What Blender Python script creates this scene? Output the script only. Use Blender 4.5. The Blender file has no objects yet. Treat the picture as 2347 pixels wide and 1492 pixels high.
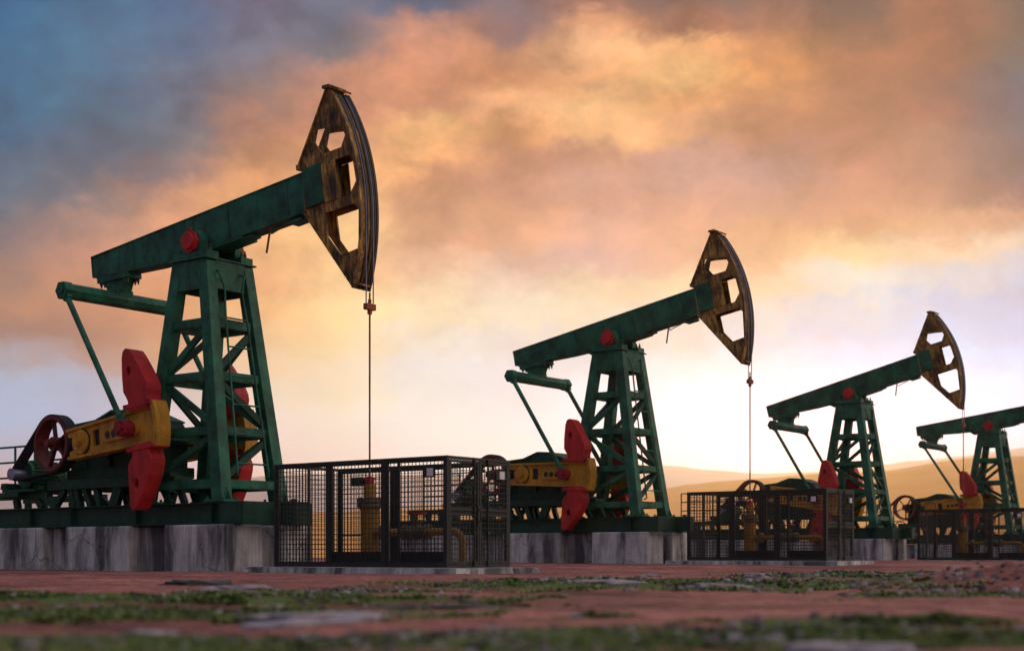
import bpy, math, random
import numpy as np
from mathutils import Vector, Matrix, noise
from mathutils.geometry import tessellate_polygon

random.seed(7)
PI = math.pi
sc = bpy.context.scene
COL = sc.collection
R = math.radians

# ------------------------------------------------------------------ materials
def new_mat(name):
    m = bpy.data.materials.new(name)
    m.use_nodes = True
    nt = m.node_tree
    nt.nodes.clear()
    out = nt.nodes.new('ShaderNodeOutputMaterial')
    bs = nt.nodes.new('ShaderNodeBsdfPrincipled')
    nt.links.new(bs.outputs[0], out.inputs[0])
    return m, nt, bs

def N(nt, typ, **kw):
    n = nt.nodes.new(typ)
    for k, v in kw.items():
        if k in n.bl_rna.properties:
            setattr(n, k, v)
        else:
            n.inputs[k].default_value = v
    return n

def ramp(nt, stops, interp='LINEAR'):
    r = nt.nodes.new('ShaderNodeValToRGB')
    cr = r.color_ramp
    cr.interpolation = interp
    cr.elements[0].position = stops[0][0]
    cr.elements[1].position = stops[-1][0]
    for p, c in stops[1:-1]:
        cr.elements.new(p)
    for e, (p, c) in zip(cr.elements, stops):
        e.color = (c[0], c[1], c[2], 1) if len(c) >= 3 else (c[0], c[0], c[0], 1)
    return r

def noise_node(nt, scale, detail=6, rough=0.6, stretch=None, dist=0.0):
    tc = nt.nodes.new('ShaderNodeTexCoord')
    mp = nt.nodes.new('ShaderNodeMapping')
    oi = nt.nodes.new('ShaderNodeObjectInfo')
    ml = nt.nodes.new('ShaderNodeMath'); ml.operation = 'MULTIPLY'; ml.inputs[1].default_value = 37.0
    nt.links.new(oi.outputs['Random'], ml.inputs[0]); nt.links.new(ml.outputs[0], mp.inputs['Location'])
    nt.links.new(tc.outputs['Object'], mp.inputs[0])
    if stretch:
        mp.inputs['Scale'].default_value = stretch
    n = nt.nodes.new('ShaderNodeTexNoise')
    n.inputs['Scale'].default_value = scale
    n.inputs['Detail'].default_value = detail
    n.inputs['Roughness'].default_value = rough
    n.inputs['Distortion'].default_value = dist
    nt.links.new(mp.outputs[0], n.inputs['Vector'])
    return n

def mix(nt, fac, a, b, blend='MIX'):
    m = nt.nodes.new('ShaderNodeMix')
    m.data_type = 'RGBA'
    m.blend_type = blend
    for sock, v in ((m.inputs[0], fac), (m.inputs[6], a), (m.inputs[7], b)):
        if hasattr(v, 'is_output'):
            nt.links.new(v, sock)
        else:
            sock.default_value = v if isinstance(v, (int, float)) else (v[0], v[1], v[2], 1)
    return m.outputs[2]

def bump(nt, bs, h, strength=0.3, dist=0.01):
    b = nt.nodes.new('ShaderNodeBump')
    b.inputs['Strength'].default_value = strength
    b.inputs['Distance'].default_value = dist
    nt.links.new(h, b.inputs['Height'])
    nt.links.new(b.outputs[0], bs.inputs['Normal'])

def painted(name, base, dark, rust, rough=0.5, rust_amt=0.62, spec=0.35):
    """weathered oil paint: uneven colour, vertical grime runs, chipped rust spots"""
    m, nt, bs = new_mat(name)
    n1 = noise_node(nt, 2.2, 5, 0.6)
    r1 = ramp(nt, [(0.32, (0,)), (0.68, (1,))])
    nt.links.new(n1.outputs[0], r1.inputs[0])
    c = mix(nt, r1.outputs[0], dark, base)
    n2 = noise_node(nt, 3.2, 7, 0.7, (1.7, 1.7, 0.45), 0.4)
    r2 = ramp(nt, [(0.50, (0,)), (0.74, (0.75,))])
    nt.links.new(n2.outputs[0], r2.inputs[0])
    c = mix(nt, r2.outputs[0], c, [v * 0.35 for v in dark])
    n3 = noise_node(nt, 9.0, 8, 0.75)
    r3 = ramp(nt, [(rust_amt, (0,)), (rust_amt + 0.05, (0.85,))])
    nt.links.new(n3.outputs[0], r3.inputs[0])
    c = mix(nt, r3.outputs[0], c, rust)
    n4 = noise_node(nt, 22.0, 7, 0.7)
    r4 = ramp(nt, [(0.60, (0,)), (0.68, (0.55,))])
    nt.links.new(n4.outputs[0], r4.inputs[0])
    c = mix(nt, r4.outputs[0], c, [min(0.8, v * 1.5 + 0.03) for v in base])
    nt.links.new(c, bs.inputs['Base Color'])
    rr = ramp(nt, [(0.3, (rough - 0.1,)), (0.75, (min(1, rough + 0.25),))])
    nt.links.new(n3.outputs[0], rr.inputs[0])
    nt.links.new(rr.outputs[0], bs.inputs['Roughness'])
    bs.inputs['Specular IOR Level'].default_value = spec
    bump(nt, bs, n3.outputs[0], 0.25, 0.006)
    return m

M = {}
M['green'] = painted('green_paint', (0.022, 0.185, 0.106), (0.005, 0.050, 0.034), (0.040, 0.026, 0.014), 0.5, 0.585)
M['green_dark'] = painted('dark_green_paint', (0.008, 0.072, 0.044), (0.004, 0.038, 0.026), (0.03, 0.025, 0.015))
M['red'] = painted('red_paint', (0.60, 0.026, 0.030), (0.38, 0.018, 0.022), (0.12, 0.025, 0.018), 0.5, 0.64)
M['yellow'] = painted('yellow_paint', (0.66, 0.33, 0.032), (0.38, 0.18, 0.022), (0.08, 0.045, 0.02), 0.5, 0.60)
M['pipe_yellow'] = painted('yellow_pipe_paint', (0.34, 0.165, 0.020), (0.22, 0.10, 0.015), (0.10, 0.05, 0.018), 0.5, 0.62)
M['wheel_red'] = painted('dark_red_paint', (0.20, 0.026, 0.030), (0.11, 0.018, 0.02), (0.04, 0.015, 0.012), 0.5, 0.62)
M['rail'] = painted('rail_paint', (0.02, 0.13, 0.09), (0.012, 0.08, 0.06), (0.05, 0.04, 0.02))

def simple(name, col, rough=0.6, metal=0.0, var=0.35, scale=6, bumpd=0.004, spec=0.5):
    m, nt, bs = new_mat(name)
    n = noise_node(nt, scale, 7, 0.65)
    r = ramp(nt, [(0.3, [v * (1 - var) for v in col]), (0.7, [v * (1 + var) for v in col])])
    nt.links.new(n.outputs[0], r.inputs[0])
    nt.links.new(r.outputs[0], bs.inputs['Base Color'])
    bs.inputs['Roughness'].default_value = rough
    bs.inputs['Metallic'].default_value = metal
    bs.inputs['Specular IOR Level'].default_value = spec
    bump(nt, bs, n.outputs[0], 0.2, bumpd)
    return m
M['black_steel'] = simple('black_steel', (0.011, 0.013, 0.014), 0.55, 0.0, 0.5, 8)
M['rubber'] = simple('rubber_belt', (0.020, 0.021, 0.030), 0.75)
M['grey_metal'] = simple('grey_metal', (0.30, 0.28, 0.40), 0.42, 0.5)
M['cable'] = simple('steel_cable', (0.20, 0.18, 0.26), 0.4, 0.6)
M['rod'] = simple('polished_steel_rod', (0.14, 0.10, 0.07), 0.4, 0.6)
M['flange'] = simple('dirty_flange', (0.10, 0.075, 0.045), 0.7, 0.0, 0.6)
M['placard'] = simple('white_placard', (0.72, 0.68, 0.74), 0.5, 0.0, 0.06)
M['stone'] = simple('pale_stone', (0.36, 0.30, 0.33), 0.9, 0.0, 0.45, 5, 0.02)
M['dark_stone'] = simple('dark_stone', (0.10, 0.085, 0.085), 0.9, 0.0, 0.6, 7, 0.03)

# brown weathered horsehead plating
m, nt, bs = new_mat('rusty_brown_plating')
n1 = noise_node(nt, 4.0, 9, 0.75, (3.0, 3.0, 0.42), 1.2)
r1 = ramp(nt, [(0.38, (0.015, 0.010, 0.006)), (0.45, (0.20, 0.100, 0.022)), (0.56, (0.62, 0.34, 0.075)), (0.70, (0.80, 0.52, 0.16))])
nt.links.new(n1.outputs[0], r1.inputs[0])
n2 = noise_node(nt, 2.0, 5, 0.6)
r2 = ramp(nt, [(0.38, (0.22, 0.20, 0.18)), (0.60, (1, 1, 1))])
nt.links.new(n2.outputs[0], r2.inputs[0])
nt.links.new(mix(nt, 1.0, r1.outputs[0], r2.outputs[0], 'MULTIPLY'), bs.inputs['Base Color'])
bs.inputs['Roughness'].default_value = 0.65
bump(nt, bs, n1.outputs[0], 0.4, 0.01)
M['brown'] = m
M['rust'] = painted('rusty_red_clamp', (0.40, 0.07, 0.03), (0.20, 0.05, 0.02), (0.22, 0.10, 0.03), 0.6, 0.5)
M['crimson'] = painted('dark_crimson_paint', (0.34, 0.020, 0.034), (0.20, 0.014, 0.022), (0.08, 0.02, 0.015), 0.5, 0.66)
M['dark_brown'] = simple('oily_dark_brown', (0.030, 0.022, 0.016), 0.5, 0, 0.6, 7)

# stained concrete
m, nt, bs = new_mat('stained_concrete')
n1 = noise_node(nt, 3.0, 8, 0.7)
r1 = ramp(nt, [(0.3, (0.48, 0.48, 0.49)), (0.7, (0.76, 0.75, 0.76))])
nt.links.new(n1.outputs[0], r1.inputs[0])
n2 = noise_node(nt, 1.3, 6, 0.6, (1.5, 1.5, 0.28), 0.5)
r2 = ramp(nt, [(0.40, (0.16, 0.165, 0.185)), (0.60, (1, 1, 1))])
nt.links.new(n2.outputs[0], r2.inputs[0])
c = mix(nt, 1.0, r1.outputs[0], r2.outputs[0], 'MULTIPLY')
n4 = noise_node(nt, 11.0, 5, 0.6, (2.5, 2.5, 0.10))
r4 = ramp(nt, [(0.38, (0.80, 0.79, 0.80)), (0.62, (1.06, 1.05, 1.06))])
nt.links.new(n4.outputs[0], r4.inputs[0])
c = mix(nt, 1.0, c, r4.outputs[0], 'MULTIPLY')
n3 = noise_node(nt, 40, 6, 0.7)
r3 = ramp(nt, [(0.66, (0,)), (0.71, (0.8,))])
nt.links.new(n3.outputs[0], r3.inputs[0])
c = mix(nt, r3.outputs[0], c, (0.05, 0.05, 0.05))
v = nt.nodes.new('ShaderNodeTexVoronoi'); v.feature = 'DISTANCE_TO_EDGE'; v.inputs['Scale'].default_value = 0.85
tc = nt.nodes.new('ShaderNodeTexCoord'); nn = N(nt, 'ShaderNodeTexNoise', Scale=5.0, Detail=4.0)
nt.links.new(tc.outputs['Object'], nn.inputs['Vector'])
va = nt.nodes.new('ShaderNodeVectorMath'); va.operation = 'MULTIPLY_ADD'; va.inputs[1].default_value = (0.25, 0.25, 0.25)
nt.links.new(nn.outputs['Color'], va.inputs[0]); nt.links.new(tc.outputs['Object'], va.inputs[2])
nt.links.new(va.outputs[0], v.inputs['Vector'])
rv = ramp(nt, [(0.0, (0.85,)), (0.009, (0,))])
nt.links.new(v.outputs['Distance'], rv.inputs[0])
c = mix(nt, rv.outputs[0], c, (0.02, 0.02, 0.022))
nt.links.new(c, bs.inputs['Base Color'])
bs.inputs['Roughness'].default_value = 0.9
bump(nt, bs, n3.outputs[0], 0.35, 0.01)
M['concrete'] = m

# reddish soil with moss and grit where the 'moss' attribute says so
m, nt, bs = new_mat('red_brown_soil')
tc = nt.nodes.new('ShaderNodeTexCoord')
def gn(scale, detail=8, rough=0.65):
    n = N(nt, 'ShaderNodeTexNoise', Scale=scale, Detail=detail, Roughness=rough)
    nt.links.new(tc.outputs['Object'], n.inputs['Vector'])
    return n
na = gn(0.9); nb = gn(9.0); nc = gn(60.0, 4)
ra = ramp(nt, [(0.34, (0.28, 0.115, 0.100)), (0.52, (0.53, 0.205, 0.172)), (0.7, (0.68, 0.30, 0.26))])
nt.links.new(na.outputs[0], ra.inputs[0])
rb = ramp(nt, [(0.34, (0.45, 0.42, 0.42)), (0.6, (1.1, 1.08, 1.08))])
nt.links.new(nb.outputs[0], rb.inputs[0])
c = mix(nt, 1.0, ra.outputs[0], rb.outputs[0], 'MULTIPLY')
rc = ramp(nt, [(0.40, (0.55, 0.55, 0.56)), (0.62, (1.1, 1.1, 1.1))])
nt.links.new(nc.outputs[0], rc.inputs[0])
c = mix(nt, 1.0, c, rc.outputs[0], 'MULTIPLY')
nl = gn(0.33, 5, 0.6); rl = ramp(nt, [(0.36, (0.62, 0.60, 0.60)), (0.62, (1.22, 1.18, 1.16))]); nt.links.new(nl.outputs[0], rl.inputs[0])
c = mix(nt, 1.0, c, rl.outputs[0], 'MULTIPLY')
at = nt.nodes.new('ShaderNodeAttribute'); at.attribute_name = 'moss'
sub = N(nt, 'ShaderNodeMath', operation='ADD'); nt.links.new(at.outputs['Fac'], sub.inputs[0])
mm = N(nt, 'ShaderNodeMath', operation='MULTIPLY_ADD'); mm.inputs[1].default_value = 1.3; mm.inputs[2].default_value = -0.65
nt.links.new(nb.outputs[0], mm.inputs[0]); nt.links.new(mm.outputs[0], sub.inputs[1])
rm = ramp(nt, [(0.40, (0,)), (0.58, (1,))])
nt.links.new(sub.outputs[0], rm.inputs[0])
rg = ramp(nt, [(0.32, (0.035, 0.055, 0.014)), (0.5, (0.10, 0.145, 0.024)), (0.68, (0.22, 0.23, 0.11))])
nt.links.new(nc.outputs[0], rg.inputs[0])
c = mix(nt, rm.outputs[0], c, rg.outputs[0])
nt.links.new(c, bs.inputs['Base Color'])
bs.inputs['Roughness'].default_value = 0.93
bs.inputs['Specular IOR Level'].default_value = 0.2
hb = N(nt, 'ShaderNodeMath', operation='ADD'); nt.links.new(nb.outputs[0], hb.inputs[0]); nt.links.new(nc.outputs[0], hb.inputs[1])
bump(nt, bs, hb.outputs[0], 0.6, 0.02)
M['soil'] = m

m, nt, bs = new_mat('moss_leaves')
oi = nt.nodes.new('ShaderNodeAttribute'); oi.attribute_name = 'tint'
r1 = ramp(nt, [(0.0, (0.018, 0.040, 0.010)), (0.42, (0.070, 0.125, 0.020)), (0.76, (0.21, 0.25, 0.042)), (1.0, (0.36, 0.31, 0.14))])
nt.links.new(oi.outputs['Fac'], r1.inputs[0])
nt.links.new(r1.outputs[0], bs.inputs['Base Color'])
bs.inputs['Roughness'].default_value = 0.8
M['moss'] = m

m, nt, bs = new_mat('gravel_mix')
oi = nt.nodes.new('ShaderNodeAttribute'); oi.attribute_name = 'tint'
r1 = ramp(nt, [(0.0, (0.05, 0.045, 0.045)), (0.4, (0.16, 0.12, 0.12)), (0.75, (0.32, 0.27, 0.29)), (1.0, (0.5, 0.45, 0.47))])
nt.links.new(oi.outputs['Fac'], r1.inputs[0])
nt.links.new(r1.outputs[0], bs.inputs['Base Color'])
bs.inputs['Roughness'].default_value = 0.9
M['gravel'] = m

def terrain_mat(name, a, b, scale):
    m, nt, bs = new_mat(name)
    n = noise_node(nt, scale, 8, 0.65)
    r = ramp(nt, [(0.35, a), (0.65, b)])
    nt.links.new(n.outputs[0], r.inputs[0])
    nt.links.new(r.outputs[0], bs.inputs['Base Color'])
    bs.inputs['Roughness'].default_value = 1.0
    bs.inputs['Specular IOR Level'].default_value = 0.1
    return m
M['hill'] = terrain_mat('dry_grass_haze_glow', (0.82, 0.33, 0.075), (0.92, 0.42, 0.11), 0.006)  # dry grass pushed brighter orange; the sunset haze glow is put into its colour
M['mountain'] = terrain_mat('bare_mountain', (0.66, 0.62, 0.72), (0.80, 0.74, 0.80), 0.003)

# ------------------------------------------------------------------ mesh builder
class MB:
    def __init__(s):
        s.v = []; s.f = []; s.sm = []
    def add(s, vs, fs, smooth=False):
        o = len(s.v)
        s.v += [tuple(p) for p in vs]
        for f in fs:
            s.f.append(tuple(i + o for i in f)); s.sm.append(smooth)
        return s
    def box(s, x0, x1, y0, y1, z0, z1):
        vs = [(x0, y0, z0), (x1, y0, z0), (x1, y1, z0), (x0, y1, z0), (x0, y0, z1), (x1, y0, z1), (x1, y1, z1), (x0, y1, z1)]
        return s.add(vs, [(0, 3, 2, 1), (4, 5, 6, 7), (0, 1, 5, 4), (1, 2, 6, 5), (2, 3, 7, 6), (3, 0, 4, 7)])
    def hexa(s, low, high):
        return s.add(list(low) + list(high), [(0, 3, 2, 1), (4, 5, 6, 7), (0, 1, 5, 4), (1, 2, 6, 5), (2, 3, 7, 6), (3, 0, 4, 7)])
    def bar(s, p, q, w, h, up=(0, 0, 1)):
        p, q = Vector(p), Vector(q)
        d = (q - p).normalized(); u = Vector(up)
        if abs(d.dot(u)) > 0.98: u = Vector((1, 0, 0))
        a = d.cross(u).normalized(); b = a.cross(d).normalized()
        A, B = a * w / 2, b * h / 2
        return s.hexa([p - A - B, p + A - B, p + A + B, p - A + B], [q - A - B, q + A - B, q + A + B, q - A + B])
    def cyl(s, p, q, r, n=20, r2=None, smooth=True, caps=True):
        p, q = Vector(p), Vector(q); r2 = r if r2 is None else r2
        d = (q - p).normalized()
        u = Vector((0, 0, 1)) if abs(d.z) < 0.9 else Vector((1, 0, 0))
        a = d.cross(u).normalized(); b = d.cross(a).normalized()
        c0 = [p + (a * math.cos(2 * PI * i / n) + b * math.sin(2 * PI * i / n)) * r for i in range(n)]
        c1 = [q + (a * math.cos(2 * PI * i / n) + b * math.sin(2 * PI * i / n)) * r2 for i in range(n)]
        s.add(c0 + c1, [(i, (i + 1) % n, n + (i + 1) % n, n + i) for i in range(n)], smooth)
        if caps:
            s.add(c0, [tuple(reversed(range(n)))]); s.add(c1, [tuple(range(n))])
        return s
    def ring(s, p, q, ro, ri, n=40):
        """hollow tube from p to q"""
        p, q = Vector(p), Vector(q); d = (q - p).normalized()
        u = Vector((0, 0, 1)) if abs(d.z) < 0.9 else Vector((1, 0, 0))
        a = d.cross(u).normalized(); b = d.cross(a).normalized()
        C = lambda o, r: [o + (a * math.cos(2 * PI * i / n) + b * math.sin(2 * PI * i / n)) * r for i in range(n)]
        L = [C(p, ro), C(q, ro), C(q, ri), C(p, ri)]
        for k in range(4):
            A, B = L[k], L[(k + 1) % 4]
            s.add(A + B, [(i, (i + 1) % n, n + (i + 1) % n, n + i) for i in range(n)], k in (0, 2))
        return s
    def path(s, pts, r, n=10):
        pts = [Vector(p) for p in pts]
        rings = []
        prev = None
        for i, p in enumerate(pts):
            d = (pts[min(i + 1, len(pts) - 1)] - pts[max(i - 1, 0)]).normalized()
            if prev is None:
                u = Vector((0, 0, 1)) if abs(d.z) < 0.9 else Vector((1, 0, 0))
                a = d.cross(u).normalized()
            else:
                a = (prev - d * prev.dot(d)).normalized()
            prev = a
            b = d.cross(a)
            rings.append([p + (a * math.cos(2 * PI * k / n) + b * math.sin(2 * PI * k / n)) * r for k in range(n)])
        vs = [v for rg in rings for v in rg]
        fs = [(i * n + k, i * n + (k + 1) % n, (i + 1) * n + (k + 1) % n, (i + 1) * n + k) for i in range(len(rings) - 1) for k in range(n)]
        s.add(vs, fs, True)
        s.add(rings[0], [tuple(reversed(range(n)))]); s.add(rings[-1], [tuple(range(n))])
        return s
    def prism(s, loops, y0, y1):
        """polygon (x,z) with optional hole loops, extruded along y"""
        if not isinstance(loops[0][0], (tuple, list)): loops = [loops]
        flat = [p for l in loops for p in l]
        tris = tessellate_polygon([[Vector((p[0], p[1], 0)) for p in l] for l in loops])
        A = [(p[0], y0, p[1]) for p in flat]; B = [(p[0], y1, p[1]) for p in flat]
        s.add(A, [tuple(t) for t in tris]); s.add(B, [tuple(reversed(t)) for t in tris])
        for l in loops:
            n = len(l)
            s.add([(p[0], y0, p[1]) for p in l] + [(p[0], y1, p[1]) for p in l], [(i, (i + 1) % n, n + (i + 1) % n, n + i) for i in range(n)])
        return s
    def mesh(s, name, mat):
        me = bpy.data.meshes.new(name)
        me.from_pydata(s.v, [], s.f)
        me.polygons.foreach_set('use_smooth', s.sm)
        me.materials.append(mat)
        me.update()
        return me

def fixn(me):
    import bmesh
    bm = bmesh.new(); bm.from_mesh(me)
    bmesh.ops.remove_doubles(bm, verts=bm.verts, dist=1e-5)
    bmesh.ops.recalc_face_normals(bm, faces=bm.faces)
    bm.to_mesh(me); bm.free()

CACHE = {}
def part(name, key, fn, mat, parent=None, mw=None, bev=0.0, label=None):
    """one mesh object; fn fills an MB in the coordinates of its parent"""
    if key in CACHE:
        me = CACHE[key]
    else:
        b = MB(); fn(b); me = b.mesh(name, M[mat])
        if bev: fixn(me)
        CACHE[key] = me
    o = bpy.data.objects.new(name, me); COL.objects.link(o)
    if parent is not None: o.parent = parent
    if mw is not None: o.matrix_local = mw
    if bev:
        md = o.modifiers.new('bevel', 'BEVEL'); md.width = bev; md.segments = 2; md.limit_method = 'ANGLE'; md.angle_limit = R(40)
    if label: o['label'] = label
    return o

def thing(name, label, cat, loc=(0, 0, 0), group=None):
    o = bpy.data.objects.new(name, None); COL.objects.link(o)
    o.empty_display_size = 0.3
    o.location = loc; o['label'] = label; o['category'] = cat
    if group: o['group'] = group
    return o

def tag(o, label=None, cat=None, group=None, kind=None):
    if label: o['label'] = label
    if cat: o['category'] = cat
    if group: o['group'] = group
    if kind: o['kind'] = kind
    return o

# ------------------------------------------------------------------ camera
cam_d = bpy.data.cameras.new('camera'); cam = bpy.data.objects.new('camera', cam_d); COL.objects.link(cam)
CAM = Vector((19.589, -17.10, 0.285)); YAW = R(37.0)
cam.location = CAM; cam.rotation_euler = (R(90), 0, YAW)
cam_d.lens = 50.0; cam_d.sensor_width = 36.0; cam_d.shift_y = 0.2237
cam_d.clip_start = 0.05; cam_d.clip_end = 20000
cam_d.dof.use_dof = True; cam_d.dof.focus_distance = 27.0; cam_d.dof.aperture_fstop = 1.35
sc.camera = cam
FWD = Vector((-math.sin(YAW), math.cos(YAW), 0)); RGT = Vector((math.cos(YAW), math.sin(YAW), 0))
def at(r, u):      # ground point: distance forward r, tangent of the bearing u
    p = CAM + FWD * r + RGT * (r * u)
    return p.x, p.y

# ------------------------------------------------------------------ ground height
def sstep(a, b, x):
    t = min(1, max(0, (x - a) / (b - a))); return t * t * (3 - 2 * t)
PUMPS = [(0, 0, 0, 0.1218), (-0.436, 14.062, 0.055, 0.1894), (-0.572, 29.37, 0.02, 0.2443), (-0.607, 43.815, -0.04, 0.1337)]
# moss patches: (forward distance, sideways offset, half length sideways, half depth, swell)
PATCH = [(12.6, 1.15, 2.0, 1.5, 0.055, .55), (17.5, 5.1, 1.9, 2.2, 0.06, .45),
         (8.9, -2.75, 2.3, 0.85, 0.055, .9), (6.7, -1.95, 1.45, 0.65, 0.030, .85),
         (4.75, 0.95, 1.4, 0.50, 0.035, .6), (5.55, 1.32, 0.52, 0.30, 0.055, 1.0), (4.45, -1.1, 1.5, 0.50, 0.030, .25), (4.7, 2.1, 0.7, 0.5, 0.03, .8),
         (8.0, -0.3, 0.5, 0.25, 0.012, .8), (6.2, 0.3, 0.25, 0.12, 0.01, .9), (9.6, 3.3, 1.0, 0.5, 0.02, .35), (10.8, -1.4, 0.9, 0.5, 0.015, .2)]
MOUND = (12.8, 4.75, 1.15, 1.6, 0.25)
def patch_w(x, y):
    d = Vector((x, y, 0)) - CAM
    f, s = d.x * FWD.x + d.y * FWD.y, d.x * RGT.x + d.y * RGT.y
    w = h = 0.0
    for (pf, ps, hl, hd, sw, ms) in PATCH:
        q = ((f - pf) / hd) ** 2 + ((s - ps) / hl) ** 2
        if q < 1.9:
            k = max(0, 1 - q / 1.9)
            w = max(w, k); h = max(h, sw * k ** 0.8)
    q = ((f - MOUND[0]) / MOUND[3]) ** 2 + ((s - MOUND[1]) / MOUND[2]) ** 2
    mo = MOUND[4] * math.exp(-q * 1.2) if q < 6 else 0.0
    return f, s, w, h, mo
def ground_z(x, y, fine=True):
    f, s, w, h, mo = patch_w(x, y)
    r = math.hypot(x - CAM.x, y - CAM.y)
    z = 0.07 * sstep(25, 36, f) + 0.05 * sstep(38, 55, f)
    if r > 75: z -= 1.6 * sstep(75, 220, r)
    if r < 75:
        z += 0.035 * (noise.noise((x * 0.30, y * 0.30, 3.1))) * sstep(3, 9, r) * (1 - sstep(40, 70, r))
    if fine and r < 34:
        k = 1 - sstep(20, 34, r)
        z += k * 0.016 * noise.fractal((x * 1.7, y * 1.7, 0.7), 1.0, 2.0, 4)
        z += k * 0.010 * abs(noise.noise((x * 4.1, y * 4.1, 9.2)))
        z += h * (0.55 + 0.6 * noise.noise((x * 3.3, y * 3.3, 5.5))) + w * 0.02 * noise.noise((x * 11, y * 11, 1.5))
        z += mo * (0.8 + 0.5 * noise.noise((x * 4.0, y * 4.0, 8.5))) + mo * 0.25 * noise.noise((x * 13.0, y * 13.0, 2.5))
    if f < 4.0: z -= 0.05 * (1 - sstep(1.5, 4.0, f))
    return z

def build_ground():
    rad = [0.0]
    r = 0.8
    while r < 7000:
        rad.append(r); r *= 1.0125 if r < 34 else (1.03 if r < 90 else 1.12)
    ang = []
    a = -180.0
    while a < 180:
        ang.append(a); a += 0.16 if -22 <= a < 22 else (1.5 if -40 < a < 40 else 6.0)
    na = len(ang)
    V = []; W = []
    for ri in rad[1:]:
        for a in ang:
            d = FWD * math.cos(R(a)) + RGT * math.sin(R(a))
            x, y = CAM.x + d.x * ri, CAM.y + d.y * ri
            V.append((x, y, ground_z(x, y)))
            fw = patch_w(x, y)
            W.append(min(1, fw[2] * 1.25 + (0.25 if fw[4] > 0.05 else 0)))
    V.append((CAM.x, CAM.y, -0.05)); W.append(0)
    F = []
    for i in range(len(rad) - 2):
        for k in range(na):
            k2 = (k + 1) % na
            F.append((i * na + k, (i + 1) * na + k, (i + 1) * na + k2, i * na + k2))
    c = len(V) - 1
    for k in range(na): F.append((c, k, (k + 1) % na))
    me = bpy.data.meshes.new('ground'); me.from_pydata(V, [], F)
    at_ = me.attributes.new('moss', 'FLOAT', 'POINT'); at_.data.foreach_set('value', W)
    me.polygons.foreach_set('use_smooth', [True] * len(F))
    me.materials.append(M['soil']); me.update(); fixn_flip(me)
    o = bpy.data.objects.new('ground', me); COL.objects.link(o)
    tag(o, 'red brown soil ground with mossy patches reaching to the hills', 'ground', kind='structure')
def fixn_flip(me):
    if me.polygons[0].normal.z < 0: me.flip_normals()
build_ground()

# ------------------------------------------------------------------ hills
def terrain(name, r0, rr, r1, prof, amp, mat, label, seed, nr=36, step=0.25):
    angs = np.arange(-46, 46.01, step)
    V = []; F = []
    px = [p for p, _ in prof]; pv = [v for _, v in prof]
    for i in range(nr + 1):
        t = i / nr; r = r0 + (r1 - r0) * t
        s = sstep(r0, rr, r) if r < rr else 1 - 0.65 * sstep(rr, r1, r)
        for a in angs:
            u = math.tan(R(a)); h = np.interp(1173.5 + 3259 * u, px, pv) * rr / math.cos(R(a)) * math.cos(R(a))
            d = FWD * math.cos(R(a)) + RGT * math.sin(R(a))
            x, y = CAM.x + d.x * r, CAM.y + d.y * r
            nz = noise.fractal((x * 0.010 * 900 / rr, y * 0.010 * 900 / rr, seed), 0.9, 2.0, 6)
            z = -2.2 + (h + 2.2) * s + amp * nz * s
            V.append((x, y, z))
    n = len(angs)
    for i in range(nr):
        for k in range(n - 1):
            F.append((i * n + k, i * n + k + 1, (i + 1) * n + k + 1, (i + 1) * n + k))
    me = bpy.data.meshes.new(name); me.from_pydata(V, [], F)
    me.polygons.foreach_set('use_smooth', [True] * len(F)); me.materials.append(M[mat]); me.update(); fixn_flip(me)
    o = bpy.data.objects.new(name, me); COL.objects.link(o)
    tag(o, label, 'hill', kind='structure')
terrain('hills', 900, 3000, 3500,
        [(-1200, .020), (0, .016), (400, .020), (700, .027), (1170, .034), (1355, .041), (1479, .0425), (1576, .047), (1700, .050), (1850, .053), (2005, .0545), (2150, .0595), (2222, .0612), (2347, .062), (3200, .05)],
        5.0, 'hill', 'low rolling dry grass hills behind the pump jacks, coloured with orange haze glow', 4.2)
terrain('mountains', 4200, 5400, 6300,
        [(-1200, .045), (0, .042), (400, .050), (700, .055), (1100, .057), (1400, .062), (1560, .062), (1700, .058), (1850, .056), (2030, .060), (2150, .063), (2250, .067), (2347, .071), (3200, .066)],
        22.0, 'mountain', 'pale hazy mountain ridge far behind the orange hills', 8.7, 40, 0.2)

# ------------------------------------------------------------------ pump jack
PIV = Vector((0, 0, 5.79)); SHAFT = Vector((-2.30, 0, 2.343)); RC = 1.447; RH = 3.79
def lerp(a, b, t): return a + (b - a) * t

def leg_xy(z):      # outer corner of the tower legs at height z
    t = (z - 1.25) / (5.45 - 1.25)
    return lerp(1.12, 0.455, t), lerp(0.78, 0.545, t)

def leg_fn(sx, sy):
    def fn(b):
        z0, z1 = 1.23, 5.43
        w0, w1 = 0.27, 0.24
        def ringz(z, w):
            X, Y = leg_xy(z)
            xs = sorted((sx * X, sx * (X - w))); ys = sorted((sy * Y, sy * (Y - w * 0.9)))
            return [(xs[0], ys[0], z), (xs[1], ys[0], z), (xs[1], ys[1], z), (xs[0], ys[1], z)]
        b.hexa(ringz(z0, w0), ringz(z1, w1))
        X, Y = leg_xy(z0)
        cx, cy = sx * (X - 0.135), sy * (Y - 0.12)
        b.box(cx - 0.26, cx + 0.26, cy - 0.19, cy + 0.19, 1.184, 1.229)
        for dx in (-0.2, 0.2):
            for dy in (-0.14, 0.14):
                b.cyl((cx + dx, cy + dy, 1.225), (cx + dx, cy + dy, 1.275), 0.028, 6, smooth=False)
        # gusset fins at the foot
        for dx in (-1, 1):
            x0 = cx + dx * 0.13
            b.prism([(x0, 1.226), (x0 + dx * 0.12, 1.226), (x0, 1.47)], cy - 0.012, cy + 0.012)
    return fn

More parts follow.
